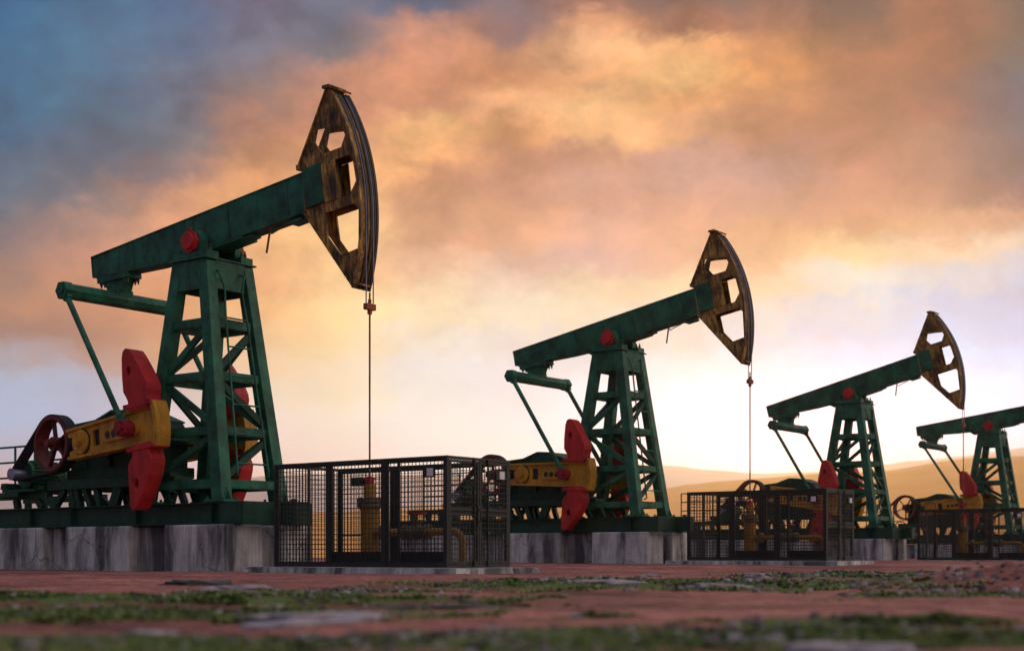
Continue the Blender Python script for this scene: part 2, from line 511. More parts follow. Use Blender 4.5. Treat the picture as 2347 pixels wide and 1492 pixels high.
def tower_parts(root):
    post = part('samson_post', 'post', lambda b: (
        # top box girders and cap plate
        [b.box(-0.43, 0.43, s * 0.535 - 0.012, s * 0.535 + 0.012, 4.93, 5.448) for s in (-1, 1)],
        [b.box(s * 0.455 - 0.012, s * 0.455 + 0.012, -0.33, 0.33, 4.95, 5.448) for s in (-1, 1)],
        b.box(-0.50, 0.49, -0.60, 0.60, 5.452, 5.482)), 'green', root, bev=0.006)
    for sx in (-1, 1):
        for sy in (-1, 1):
            part('leg', ('leg', sx, sy), leg_fn(sx, sy), 'green', post, bev=0.012)
    lv = [4.345, 3.40, 2.44, 1.515]
    def hbar_side(sy, z):
        def fn(b):
            X, Y = leg_xy(z)
            y = sy * (Y - 0.05)
            b.box(-X + 0.2, X - 0.2, min(y, y - sy * 0.11), max(y, y - sy * 0.11), z + 0.055, z + 0.07)
            b.box(-X + 0.2, X - 0.2, y - 0.008, y + 0.008, z - 0.07, z + 0.053)
            b.box(-X + 0.2, X - 0.2, min(y, y - sy * 0.11), max(y, y - sy * 0.11), z - 0.087, z - 0.072)
        return fn
    def hbar_end(sx, z):
        def fn(b):
            X, Y = leg_xy(z)
            x = sx * (X - 0.05)
            b.box(min(x, x - sx * 0.11), max(x, x - sx * 0.11), -Y + 0.2, Y - 0.2, z + 0.055, z + 0.07)
            b.box(x - 0.008, x + 0.008, -Y + 0.2, Y - 0.2, z - 0.07, z + 0.053)
            b.box(min(x, x - sx * 0.11), max(x, x - sx * 0.11), -Y + 0.2, Y - 0.2, z - 0.087, z - 0.072)
        return fn
    for s in (-1, 1):
        for z in lv:
            part('crossbar', ('hs', s, z), hbar_side(s, z), 'green', post)
            part('crossbar', ('he', s, z), hbar_end(s, z), 'green', post)
        for k in range(3):
            zt, zb = lv[k] - 0.09, lv[k + 1] + 0.09
            def ds(b, s=s, k=k, zt=zt, zb=zb):
                Xt, Yt = leg_xy(zt); Xb, Yb = leg_xy(zb)
                up = 1 if k % 2 == 0 else -1      # 1: rises towards the head side
                p = (-(Xb - 0.2) * up if up == 1 else (Xb - 0.2), s * (Yb - 0.10), zb)
                q = ((Xt - 0.2) if up == 1 else -(Xt - 0.2), s * (Yt - 0.10), zt)
                b.bar(p, q, 0.06, 0.115, (0, 0, 1))
            part('diagonal_brace', ('ds', s, k), ds, 'green', post)
            def de(b, s=s, k=k, zt=zt, zb=zb):
                Xt, Yt = leg_xy(zt); Xb, Yb = leg_xy(zb)
                up = 1 if k % 2 == 0 else -1
                p = (s * (Xb - 0.10), -(Yb - 0.17) * up, zb)
                q = (s * (Xt - 0.10), (Yt - 0.17) * up, zt)
                b.bar(p, q, 0.06, 0.115, (0, 0, 1))
            part('diagonal_brace', ('de', s, k), de, 'green_dark', post)  # darker green stands in for shade on the end-face braces
    def ladder(b):
        def rail(sy):
            pts = []
            for z, y in ((5.22, 0.30), (4.95, 0.198), (4.4, 0.245), (3.0, 0.30), (1.75, 0.36)):
                X, Y = leg_xy(z); pts.append((X + 0.06, sy * y - 0.05, z))
            top = (pts[0][0] - 0.07, pts[0][1] - sy * 0.03, pts[0][2] + 0.04)
            bot = (pts[-1][0] - 0.07, pts[-1][1], pts[-1][2] - 0.12)
            b.path([top] + pts + [(pts[-1][0] + 0.01, pts[-1][1], pts[-1][2] - 0.09), bot], 0.020, 8)
        rail(-1); rail(1)
        for z in (4.92, 4.42, 3.91, 3.40, 2.89, 2.37, 1.86):
            X, Y = leg_xy(z); y = lerp(0.215, 0.36, (4.95 - z) / 3.2)
            b.cyl((X + 0.06, -y - 0.05, z), (X + 0.06, y - 0.05, z), 0.016, 8)
    part('ladder', 'ladder', ladder, 'green', post)
    return post

def head_fns():
    arc = [(RH * math.cos(R(a)), RH * math.sin(R(a))) for a in np.linspace(26.6, -24.8, 26)]
    outer = [(2.44, 0.76), (3.22, 1.83), (3.30, 1.80)] + arc + [(3.42, -1.58), (2.47, -0.07), (2.50, 0.62), (2.43, 0.68)]
    Ha = [(2.84, 1.02), (2.92, 1.22), (3.05, 1.20), (3.48, 1.10), (3.53, 0.94), (3.42, 0.77), (2.99, 0.78)]
    Hb = [(3.14, 0.61), (3.58, 0.60), (3.65, 0.48), (3.68, 0.13), (3.52, -0.05), (3.14, -0.06)]
    Hc = [(2.93, -0.21), (3.60, -0.22), (3.68, -0.35), (3.60, -0.97), (3.20, -0.99), (2.95, -0.62)]
    def cheek(sy):
        def fn(b):
            y = sy * 0.135
            b.prism([outer, Ha[::-1], Hb[::-1], Hc[::-1]], y - 0.014, y + 0.014)
            # edge stiffener strips on the rear edges
            b.bar((2.45, y + sy * 0.02, 0.75), (3.22, y + sy * 0.02, 1.81), 0.03, 0.05, (0, 1, 0))
            b.bar((2.48, y + sy * 0.02, -0.09), (3.42, y + sy * 0.02, -1.57), 0.03, 0.05, (0, 1, 0))
        return fn
    def arcplate(b):
        n = 30
        A = [R(27.2) + (R(-25.0) - R(27.2)) * i / n for i in range(n + 1)]
        vs = []; fs = []
        for a in A:
            c, s = math.cos(a), math.sin(a)
            for r, y in ((RH - 0.03, -0.198), (RH, -0.198), (RH, 0.198), (RH - 0.03, 0.198)):
                vs.append((r * c, y, r * s))
        for i in range(n):
            for k in range(4):
                fs.append((4 * i + k, 4 * i + (k + 1) % 4, 4 * i + 4 + (k + 1) % 4, 4 * i + 4 + k))
        fs += [(0, 1, 2, 3), tuple(4 * n + k for k in (3, 2, 1, 0))]
        b.add(vs, fs)
    def guides(b):
        n = 30
        A = [R(27.2) + (R(-25.0) - R(27.2)) * i / n for i in range(n + 1)]
        for y in (-0.045, 0.045, 0.125, 0.175, 0.20):      # guide ribs along the cable grooves
            V2 = []; F2 = []
            for a in A:
                c, s = math.cos(a), math.sin(a)
                for r, dy in ((RH + 0.001, -0.012), (RH + 0.022, -0.012), (RH + 0.022, 0.012), (RH + 0.001, 0.012)):
                    V2.append((r * c, y + dy, r * s))
            for i in range(n):
                for k in range(4):
                    F2.append((4 * i + k, 4 * i + (k + 1) % 4, 4 * i + 4 + (k + 1) % 4, 4 * i + 4 + k))
            b.add(V2, F2)
    def inner(b):
        b.bar((2.50, 0, 0.70), (3.45, 0, 0.70), 0.24, 0.03)
        b.bar((2.98, 0, -0.14), (3.62, 0, -0.14), 0.24, 0.03)
        b.bar((3.10, 0, 0.68), (3.10, 0, -0.13), 0.24, 0.03, (1, 0, 0))
    return cheek, arcplate, inner, guides

def weight_fn(sgn):
    if sgn > 0:
        o = [(1.50, 0.30), (1.50, 0.46), (1.48, 0.52), (1.39, 0.66), (1.385, 0.9), (1.41, 1.26), (1.45, 1.38), (1.53, 1.42), (1.62, 1.385), (1.71, 1.27), (1.80, 1.13), (1.88, 1.0), (1.96, 0.86), (2.02, 0.73), (2.03, 0.62), (2.0, 0.52), (2.01, 0.30)]
        h = (1.57, 1.01)
    else:
        o = [(1.50, -0.30), (1.51, -0.50), (1.38, -0.63), (1.36, -0.95), (1.35, -1.36), (1.40, -1.44), (1.50, -1.42), (1.68, -1.24), (1.83, -1.03), (1.93, -0.87), (2.0, -0.7), (2.02, -0.60), (1.99, -0.52), (1.96, -0.47), (1.98, -0.30)]
        h = (1.57, -0.99)
    hole = [(h[0] + 0.055 * math.cos(a), h[1] + 0.085 * math.sin(a)) for a in np.linspace(0, 2 * PI, 16, endpoint=False)]
    def fn(b):
        b.prism([o, hole], -0.17, 0.15)
        z0, z1 = sorted((sgn * 0.345, sgn * 0.425))
        b.box(1.37, 2.12, -0.185, 0.165, z0, z1)
    return fn

def crank_fn(b):
    # tapered arm with forked rear end, raised rims, rounded end plate
    top = [(-0.40, 0.27), (2.07, 0.335)]; bot = [(-0.37, -0.28), (2.05, -0.335)]
    outl = [(-0.40, 0.285), (2.08, 0.335), (2.08, -0.335), (-0.38, -0.285), (-0.385, -0.13), (-0.23, -0.115), (-0.14, -0.05), (-0.14, 0.05), (-0.23, 0.125), (-0.395, 0.13)]
    win = [(0.33, -0.13), (0.33, 0.15), (0.52, 0.16), (0.52, -0.13)]
    b.prism([outl, win], -0.08, 0.09)
    b.box(0.325, 0.525, -0.02, 0.085, -0.14, 0.165)
    for s in (-1, 1):
        b.bar((-0.40, -0.10, s * 0.255), (2.06, -0.10, s * 0.305), 0.05, 0.055, (0, 0, 1))
    # curved end plate
    n = 10
    V = []; F = []
    for i in range(n + 1):
        t = -1 + 2 * i / n
        x = 2.10 + 0.07 * (1 - t * t)
        for (dx, y) in ((-0.06, -0.155), (0.045, -0.155), (0.045, 0.155), (-0.06, 0.155)):
            V.append((x + dx, y, t * 0.40))
    for i in range(n):
        for k in range(4):
            F.append((4 * i + k, 4 * i + (k + 1) % 4, 4 * i + 4 + (k + 1) % 4, 4 * i + 4 + k))
    F += [(0, 1, 2, 3), tuple(4 * n + k for k in (3, 2, 1, 0))]
    b.add(V, F)
    b.cyl((0, -0.13, 0), (0, -0.075, 0), 0.225, 28)
    for a in np.linspace(0, 2 * PI, 6, endpoint=False):
        b.cyl((0.17 * math.cos(a), -0.145, 0.17 * math.sin(a)), (0.17 * math.cos(a), -0.125, 0.17 * math.sin(a)), 0.018, 6, smooth=False)
    # elongated boss with the spare pin holes
    b.prism([[(0.78 + 0.13 * math.cos(a), 0.13 * math.sin(a)) for a in np.linspace(PI / 2, 3 * PI / 2, 8)] + [(1.55 + 0.13 * math.cos(a), 0.13 * math.sin(a)) for a in np.linspace(-PI / 2, PI / 2, 8)]], -0.115, -0.07)

def slab(b, x0, x1, y0, y1, z0, z1, rnd=0.04):
    b.hexa([(x0, y0, z0), (x1, y0, z0), (x1, y1, z0), (x0, y1, z0)], [(x0 + rnd * .2, y0 + rnd * .2, z1), (x1 - rnd * .2, y0 + rnd * .2, z1), (x1 - rnd * .2, y1 - rnd * .2, z1), (x0 + rnd * .2, y1 - rnd * .2, z1)])

def build_pump(i, off, th, label):
    root = thing('pump_jack', label, 'oil pump', off, 'row of oil pump jacks')
    # ---- skid
    def skid(b):
        for y in (-0.70, 0.70):
            b.box(-7.3, 1.64, y - 0.11, y + 0.11, 1.162, 1.182)
            b.box(-7.3, 1.64, y - 0.011, y + 0.011, 0.830, 1.160)
            b.box(-7.3, 1.64, y - 0.11, y + 0.11, 0.808, 0.828)
            s = -1 if y < 0 else 1
            for x in (-6.3, -4.35, -3.05, -1.15, 0.85):
                b.box(x - 0.01, x + 0.01, min(y + s * 0.012, y + s * 0.10), max(y + s * 0.012, y + s * 0.10), 0.830, 1.160)
        for x in (-7.29, -5.5, -3.7, -2.3, -0.9, 0.7):
            b.box(x - 0.05, x + 0.05, -0.685, 0.685, 0.835, 1.155)
        b.box(1.642, 1.693, -0.81, 0.81, 0.800, 1.188)
        b.box(1.10, 1.639, -0.806, -0.812, 0.835, 1.16)
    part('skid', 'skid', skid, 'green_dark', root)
    tower_parts(root)
    # ---- saddle bearings on the tower
    for s in (-1, 1):
        def bear(b, s=s):
            y = s * 0.40
            b.box(-0.46, 0.455, y - 0.14, y + 0.14, 5.484, 5.60)
            b.box(-0.24, 0.24, y - 0.09, y + 0.09, 5.60, 5.76)
            b.cyl((0, y - 0.095, 5.79), (0, y + 0.095, 5.79), 0.225, 28)
            for x in (-0.40, -0.31, 0.31, 0.40):
                b.cyl((x, y, 5.60), (x, y, 5.67), 0.032, 6, smooth=False)
                b.cyl((x, y, 5.67), (x, y, 5.72), 0.018, 8)
        br = part('saddle_bearing', ('bear', s), bear, 'green', root, bev=0.005)
        def cap(b, s=s):
            y = s * 0.50
            b.cyl((0, y, 5.79), (0, y + s * 0.05, 5.79), 0.205, 8, smooth=False)
            b.cyl((0, y + s * 0.05, 5.79), (0, y + s * 0.11, 5.79), 0.145, 28)
            b.box(-0.03, 0.03, min(y, y + s * 0.05), max(y, y + s * 0.05), 5.98, 6.03)
        part('bearing_cap', ('bcap', s), cap, 'red', br, label='round red bearing cap')
    part('pivot_shaft', 'pshaft', lambda b: b.cyl((0, -0.34, 5.79), (0, 0.34, 5.79), 0.12, 20), 'black_steel', root)
    # ---- walking beam (built level around the pivot, then tilted)
    TB = Matrix.Translation(PIV) @ Matrix.Rotation(-th, 4, 'Y')
    def beam(b):
        top = 0.61
        xs = [-3.24, -2.1, -1.45, -0.87, 2.52]; zs = [0.20, 0.06, -0.012, -0.055, -0.075]
        web = [(-3.24, top - 0.02), (2.52, top - 0.02)] + [(x, z + 0.02) for x, z in zip(xs[::-1], zs[::-1])]
        b.prism(web, -0.012, 0.012)
        b.box(-3.26, 2.54, -0.16, 0.16, top - 0.022, top)
        for k in range(4):
            p, q = (xs[k], 0, zs[k]), (xs[k + 1], 0, zs[k + 1])
            b.hexa([(p[0], -0.16, p[2]), (q[0], -0.16, q[2]), (q[0], 0.16, q[2]), (p[0], 0.16, p[2])],
                   [(p[0], -0.16, p[2] + 0.022), (q[0], -0.16, q[2] + 0.022), (q[0], 0.16, q[2] + 0.022), (p[0], 0.16, p[2] + 0.022)])
        # closing side plates welded between the flanges, butted panel by panel
        for s in (-1, 1):
            y = s * 0.135
            for k, (xa, xb_) in enumerate(((-3.235, -2.03), (-2.02, -0.31), (-0.30, 0.62), (0.63, 2.10), (2.11, 2.50))):
                za = np.interp(xa, xs, zs) + 0.023; zb = np.interp(xb_, xs, zs) + 0.023
                mids = [(x, z + 0.023) for x, z in zip(xs, zs) if xa < x < xb_]
                yy = y + s * 0.003 * (k % 2)
                b.prism([(xa, top - 0.023), (xb_, top - 0.023), (xb_, zb)] + mids[::-1] + [(xa, za)], yy - 0.008, yy + 0.008)
            for x in (-2.025, 0.60, 1.35):
                b.box(x - 0.012, x + 0.012, min(s * 0.147, s * 0.158), max(s * 0.147, s * 0.158), float(np.interp(x, xs, zs)) + 0.024, top - 0.024)
        b.box(-3.262, -3.245, -0.155, 0.155, 0.20, 0.588)
        # saddle under the beam and stop lug
        b.box(-0.55, 0.95, -0.19, 0.19, -0.125, -0.082)
        b.box(0.95, 1.12, -0.12, 0.12, -0.115, -0.085)
        b.prism([(-0.95, -0.07), (-0.60, -0.085), (-0.72, -0.20), (-0.80, -0.20)], -0.09, 0.09)
    bm = part('walking_beam', 'beam', beam, 'green', root, TB, bev=0.004)
    def sleeve(b):
        b.box(2.52, 2.95, -0.185, 0.185, -0.03, 0.645)
        b.box(2.05, 2.36, -0.12, 0.12, -0.16, -0.10)
    part('beam_end_sleeve', 'sleeve', sleeve, 'green', bm, bev=0.01)
    def hookf(b):
        b.path([(2.15, -0.10, -0.11), (1.60, -0.10, -0.20), (1.585, -0.10, -0.085)], 0.014, 6)
        b.path([(1.60, -0.10, -0.08), (1.56, -0.10, -0.17), (1.44, -0.10, -0.50)], 0.020, 6)
    part('safety_hook', 'hook', hookf, 'rod', bm)
    # ---- horse head
    cheek, arcplate, inner, guides = head_fns()
    hd = part('horse_head', 'head', inner, 'brown', root, TB)
    for s in (-1, 1):
        part('cheek_plate', ('cheek', s), cheek(s), 'brown', hd)
    part('arc_plate', 'arcp', arcplate, 'brown', hd)
    part('cable_guides', 'guides', guides, 'dark_brown', hd)
    part('peak_cap', 'hcap', lambda b: (b.bar((3.17, 0, 1.85), (3.33, 0, 1.83), 0.42, 0.05), b.bar((3.33, 0, 1.82), (3.44, 0, 1.755), 0.40, 0.035)), 'brown', hd)
    part('tip_plate', 'htip', lambda b: b.bar((3.40, 0, -1.50), (3.54, 0, -1.55), 0.24, 0.03), 'brown', hd)
    part('heel_plate', 'hheel', lambda b: b.box(2.41, 2.47, -0.20, 0.20, 0.66, 0.745), 'brown', hd)
    for x_, z_ in ((3.62, 0.85), (3.30, -1.2)):
        part('spacer_tube', ('hsp', x_), lambda b, x_=x_, z_=z_: b.cyl((x_, -0.12, z_), (x_, 0.12, z_), 0.04, 10), 'brown', hd)
    for s in (-1, 1):
        def blk(b, y=s * 0.152, s=s):
            b.box(2.955, 3.27, min(y, y + s * 0.02), max(y, y + s * 0.02), -0.05, 0.61)
        part('side_plate', ('hblk', s), blk, 'brown', hd, bev=0.004)
    # ---- tail bearing, equalizer, pitmans, cranks
    def tail(b):
        b.hexa([(-3.12, -0.16, 0.05), (-2.2, -0.16, -0.03), (-2.2, 0.16, -0.03), (-3.12, 0.16, 0.05)],
               [(-3.12, -0.16, 0.176), (-2.2, -0.16, 0.068), (-2.2, 0.16, 0.068), (-3.12, 0.16, 0.176)])
        b.prism([(-2.98, 0.04), (-2.35, -0.02), (-2.42, -0.12), (-2.50, -0.26), (-2.53, -0.34), (-2.79, -0.34), (-2.84, -0.26), (-2.90, -0.10)], -0.12, 0.12)
        for x in (-3.05, -2.95, -2.35, -2.26):
            for y in (-0.12, 0.12):
                z = np.interp(x, [-3.12, -2.2], [0.05, -0.03])
                b.cyl((x, y, z), (x, y, z - 0.055), 0.03, 6, smooth=False)
                b.cyl((x, y, z - 0.055), (x, y, z - 0.10), 0.017, 6)
    part('tail_bearing', 'tail', tail, 'green', bm)
    eq = PIV + Matrix.Rotation(-th, 3, 'Y') @ Vector((-2.66, 0, -0.36))
    def eqf(b):
        b.cyl((0, -1.19, 0), (0, 1.19, 0), 0.150, 8, smooth=False)
        b.box(-0.13, 0.13, -0.19, 0.19, 0.06, 0.18)
        for s in (-1, 1):
            b.cyl((0, s * 1.16, 0), (0, s * 1.335, 0), 0.175, 6, smooth=False)
            b.cyl((0, s * 1.335, 0), (0, s * 1.365, 0), 0.085, 8, smooth=False)
    part('equalizer_bar', 'eq', eqf, 'green', root, Matrix.Translation(eq), bev=0.006)
    # crank angle from the linkage
    Lp = 3.135; best = None
    for a in np.linspace(-0.6, 0.6, 4801):
        w = (SHAFT.x + RC * math.cos(a), SHAFT.z + RC * math.sin(a))
        e = abs(math.hypot(w[0] - eq.x, w[1] - eq.z) - Lp)
        if best is None or e < best[0]: best = (e, a, w)
    ca, wr = best[1], best[2]
    for s in (-1, 1):
        mir = Matrix.Diagonal((1, -1 if s > 0 else 1, 1, 1))
        TC = Matrix.Translation((SHAFT.x, s * 1.02, SHAFT.z)) @ Matrix.Rotation(-ca, 4, 'Y') @ mir
        ck = part('crank_arm', 'crank', crank_fn, 'yellow', root, TC, bev=0.006)
        part('recess_shade', 'recess_dark', lambda b: (b.ring((0, -0.086, 0), (0, -0.079, 0), 0.256, 0.227, 36), b.box(0.335, 0.515, -0.024, -0.0205, -0.125, 0.15)), 'black_steel', ck)  # black ring outlines the boss; black sheet imitates shade in the window recess
        part('shaft_end', 'shaftend', lambda b: (b.cyl((0, -0.19, 0), (0, -0.128, 0), 0.085, 6, smooth=False), b.cyl((0, -0.21, 0), (0, -0.19, 0), 0.05, 12)), 'yellow', ck)
        def boss(b):
            b.cyl((RC, -0.36, 0), (RC, -0.118, 0), 0.15, 10, smooth=False)
            b.cyl((RC, -0.41, 0), (RC, -0.36, 0), 0.085, 8, smooth=False)
            for a in np.linspace(0, 2 * PI, 6, endpoint=False):
                b.cyl((RC + 0.12 * math.cos(a), -0.385, 0.12 * math.sin(a)), (RC + 0.12 * math.cos(a), -0.36, 0.12 * math.sin(a)), 0.024, 6, smooth=False)
        part('wrist_pin', 'boss', boss, 'crimson', ck)
        part('spare_hole_cover', 'spare', lambda b: [b.cyl((x, -0.119, 0), (x, -0.114, 0), 0.068, 16) for x in (0.80, 0.97, 1.14)], 'black_steel', ck)
        for sg in (1, -1):
            part('counterweight', ('cw', sg), weight_fn(sg), 'red', ck, bev=0.018)
        d = Vector((wr[0] - eq.x, 0, wr[1] - eq.z)); L = d.length
        ang = math.atan2(d.x, d.z)
        TP = Matrix.Translation((eq.x, s * 1.255, eq.z)) @ Matrix.Rotation(ang, 4, 'Y')
        def pit(b, L=L):
            b.cyl((0, 0, 0.12), (0, 0, L - 0.12), 0.055, 12)
            b.box(-0.075, 0.075, -0.05, 0.05, -0.05, 0.20)
            b.box(-0.075, 0.075, -0.05, 0.05, L - 0.26, L + 0.02)
        part('pitman_arm', ('pit', i), pit, 'green', root, TP)
    # ---- gearbox and its stand
    def gear(b):
        prof = [(-3.42, 1.90), (-3.42, 2.74), (-2.72, 2.80), (-2.24, 2.955), (-1.86, 2.93), (-1.36, 2.75), (-1.22, 2.58), (-1.22, 1.90)]
        b.prism(prof, -0.46, 0.46)
        b.box(-3.5, -1.12, -0.53, 0.53, 2.30, 2.35)
        b.box(-3.55, -1.10, -0.52, 0.52, 1.70, 1.90)
        for x in (-3.0, -2.3, -1.6):
            for s in (-1, 1):
                y0, y1 = sorted((s * 0.462, s * 0.52))
                b.box(x - 0.04, x + 0.04, y0, y1, 1.905, 2.295)
        b.cyl((-2.3, -0.92, 2.343), (-2.3, 0.92, 2.343), 0.13, 20)
        b.cyl((-2.3, -0.60, 2.343), (-2.3, 0.60, 2.343), 0.27, 24)
        for s in (-1, 1):
            b.cyl((-3.05, s * 0.45, 2.38), (-3.05, s * 0.55, 2.38), 0.17, 20)
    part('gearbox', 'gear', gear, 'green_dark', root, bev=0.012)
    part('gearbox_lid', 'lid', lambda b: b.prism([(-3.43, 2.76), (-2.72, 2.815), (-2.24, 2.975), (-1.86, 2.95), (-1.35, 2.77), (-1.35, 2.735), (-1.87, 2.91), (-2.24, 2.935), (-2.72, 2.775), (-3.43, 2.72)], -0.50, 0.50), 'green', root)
    def stand(b):
        for y in (-0.62, 0.62):
            b.box(-3.9, -0.83, y - 0.09, y + 0.09, 1.52, 1.695)
            for xb, xt in ((-3.78, -3.45), (-3.15, -3.28), (-2.98, -3.1), (-2.66, -2.84), (-2.38, -2.50), (-2.05, -1.88), (-1.92, -1.78), (-1.12, -1.28), (-0.98, -1.14)):
                b.bar((xb, y, 1.184), (xt, y, 1.52), 0.10, 0.12, (1, 0, 0))
        b.box(-3.9, -0.83, -0.53, 0.53, 1.55, 1.66)
        b.box(-0.82, -0.05, -0.60, -0.50, 1.46, 1.60); b.box(-0.82, -0.05, 0.50, 0.60, 1.46, 1.60)
        b.box(-0.80, -0.30, -0.62, -0.2, 1.605, 1.68); b.box(-0.70, -0.45, -0.6, -0.35, 1.683, 1.74)
        for xb, xt in ((-0.48, -0.68), (-0.10, -0.24)):
            for y in (-0.55, 0.55):
                b.bar((xb, y, 1.184), (xt, y, 1.458), 0.08, 0.12, (1, 0, 0))
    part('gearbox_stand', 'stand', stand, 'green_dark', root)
    # ---- drive: pulley wheel, belt, motor
    WX, WZ = -3.54, 2.385
    def wheel(b):
        b.ring((WX, -0.90, WZ), (WX, -0.62, WZ), 0.525, 0.455, 48)
        b.cyl((WX, -0.99, WZ), (WX, -0.60, WZ), 0.075, 16)
        b.cyl((WX, -0.86, WZ), (WX, -0.66, WZ), 0.13, 16)
        for k in range(5):
            a = 2 * PI * k / 5 + 0.5 + i
            b.bar((WX + 0.1 * math.cos(a), -0.76, WZ + 0.1 * math.sin(a)), (WX + 0.46 * math.cos(a), -0.76, WZ + 0.46 * math.sin(a)), 0.035, 0.08, (0, 1, 0))
    wh = part('pulley_wheel', ('wheel', i), wheel, 'wheel_red', root)
    part('pinion_shaft', 'pinion', lambda b: (b.cyl((WX, -0.60, WZ), (WX, 0.4, WZ), 0.07, 14), b.box(WX - 0.10, WX + 0.16, -0.58, -0.42, WZ - 0.22, WZ + 0.16), b.box(WX - 0.02, WX + 0.4, -0.42, 0.42, 1.9, WZ + 0.15)), 'black_steel', root)
    MX, MZ, MR = -4.74, 1.845, 0.105
    def belt(b):
        dx, dz = MX - WX, MZ - WZ; D = math.hypot(dx, dz); base = math.atan2(dz, dx)
        al = math.acos((0.53 - MR) / D)
        pts = []
        for a in np.linspace(base + al, base + 2 * PI - al, 40): pts.append((WX + 0.532 * math.cos(a), WZ + 0.532 * math.sin(a)))
        for a in np.linspace(base - al, base + al, 12): pts.append((MX + MR * math.cos(a), MZ + MR * math.sin(a)))
        n = len(pts)
        for k in range(4):
            y0 = -0.88 + k * 0.062; y1 = y0 + 0.046
            vs = []; fs = []
            cx = lambda p, c, d: p
            for (x, z) in pts:
                mx, mz = (WX, WZ) if math.hypot(x - WX, z - WZ) < 0.6 else (MX, MZ)
                l = math.hypot(x - mx, z - mz); ux, uz = (x - mx) / l, (z - mz) / l
                vs += [(x, y0, z), (x + ux * 0.022, y0, z + uz * 0.022), (x + ux * 0.022, y1, z + uz * 0.022), (x, y1, z)]
            for j in range(n):
                j2 = (j + 1) % n
                for q in range(4):
                    fs.append((4 * j + q, 4 * j + (q + 1) % 4, 4 * j2 + (q + 1) % 4, 4 * j2 + q))
            b.add(vs, fs)
    part('drive_belt', 'belt', belt, 'rubber', root)
    def motor(b):
        b.cyl((MX, -0.58, MZ), (MX, 0.10, MZ), 0.245, 28)
        b.cyl((MX, -0.64, MZ), (MX, -0.58, MZ), 0.265, 28)
        b.cyl((MX, 0.10, MZ), (MX, 0.24, MZ), 0.255, 28)
        for k in range(22):
            a = PI * 2 * k / 22
            c, s = math.cos(a), math.sin(a)
            b.bar((MX + 0.262 * c, -0.55, MZ + 0.262 * s), (MX + 0.262 * c, 0.08, MZ + 0.262 * s), 0.012, 0.045, (c, 0, s))
        for y in (-0.45, 0.0):
            b.box(MX - 0.27, MX + 0.27, y - 0.06, y + 0.06, MZ - 0.29, MZ - 0.22)
    mo = part('motor', 'motor', motor, 'green', root)
    part('terminal_box', 'tbox', lambda b: (b.box(MX - 0.13, MX + 0.13, -0.35, -0.08, MZ + 0.26, MZ + 0.47), b.box(MX - 0.145, MX + 0.145, -0.365, -0.065, MZ + 0.47, MZ + 0.495)), 'green', mo, bev=0.01)
    def mpul(b):
        b.cyl((MX, -0.93, MZ), (MX, -0.64, MZ), MR - 0.004, 24)
        b.cyl((MX, -0.95, MZ), (MX, -0.93, MZ), MR + 0.012, 24)
    part('motor_pulley', 'mpul', mpul, 'grey_metal', mo)
    def mbase(b):
        b.box(MX - 0.42, MX + 0.62, -0.86, 0.45, 1.50, 1.555)
        b.box(MX - 0.62, MX + 0.10, -0.86, -0.6, 1.405, 1.495)
        b.box(-6.6, -3.92, -0.70, -0.58, 1.36, 1.49); b.box(-6.6, -3.92, 0.58, 0.70, 1.36, 1.49)
        for y in (-0.64, 0.64):
            for xb, xt in ((-4.15, -4.3), (-4.95, -5.0), (-3.72, -3.98), (-5.9, -5.95), (-6.5, -6.5)):
                b.bar((xb, y, 1.184), (xt, y, 1.36), 0.09, 0.14, (1, 0, 0))
        b.prism([(MX - 0.50, 1.56), (MX - 0.30, 1.56), (MX - 0.32, 1.68), (MX - 0.46, 1.68)], -0.85, -0.35)
        b.path([(MX + 0.6, -0.5, 1.6), (MX + 0.75, -0.6, 1.75), (MX + 1.0, -0.6, 1.78), (MX + 1.2, -0.55, 1.62)], 0.02, 8)
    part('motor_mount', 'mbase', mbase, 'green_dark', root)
    def rail(b):
        xs = (-8.75, -7.35, -6.05, -4.75) if i == 0 else (-7.42, -6.05, -4.75)
        for x in xs: b.cyl((x, 0.90, 1.18), (x, 0.90, 2.60), 0.026, 8)
        for z in (2.60, 2.27, 1.94): b.cyl((xs[0], 0.90, z), (xs[-1], 0.90, z), 0.022, 8)
        b.box(xs[0] - 0.03, -4.7, 0.84, 0.96, 1.14, 1.18); b.box(xs[0] - 0.03, -4.7, 0.815, 0.838, 1.0, 1.18)
    part('handrail', ('rail', i == 0), rail, 'rail', root)
    part('control_box', 'cbox', lambda b: (b.box(1.70, 2.02, 0.06, 0.40, 0.82, 1.17), b.box(1.695, 2.04, 0.04, 0.42, 1.17, 1.195), b.box(1.82, 1.90, 0.16, 0.24, 1.195, 1.25)), 'green_dark', root, bev=0.01)
    # ---- bridle cables, carrier bar and polished rod
    zc = 4.31 + 1.87 * (th - 0.1218)
    def cable(y):
        def fn(b):
            pts = [PIV + Vector(((RH + 0.013) * math.cos(a), y, (RH + 0.013) * math.sin(a))) for a in np.linspace(th + R(26.0), 0, 22)]
            pts += [Vector((PIV.x + RH + 0.013, y, z)) for z in np.linspace(5.6, zc + 0.03, 5)]
            b.path(pts, 0.011, 8)
        return fn
    for y in (-0.085, 0.085):
        part('bridle_cable', ('cab', i, y), cable(y), 'cable', root)
    def carrier(b):
        x = RH + 0.013
        b.box(x - 0.042, x + 0.042, -0.112, 0.112, zc - 0.045, zc + 0.055)
        b.box(x - 0.03, x + 0.03, -0.03, 0.03, zc - 0.115, zc - 0.045)
        b.cyl((x, 0, zc + 0.055), (x, 0, zc + 0.13), 0.03, 8, smooth=False)
    part('carrier_bar', ('carr', i), carrier, 'rust', root, bev=0.006)
    def rod(b):
        x = RH + 0.013
        b.cyl((x, 0, zc + 0.24), (x, 0, 1.35), 0.016, 10)
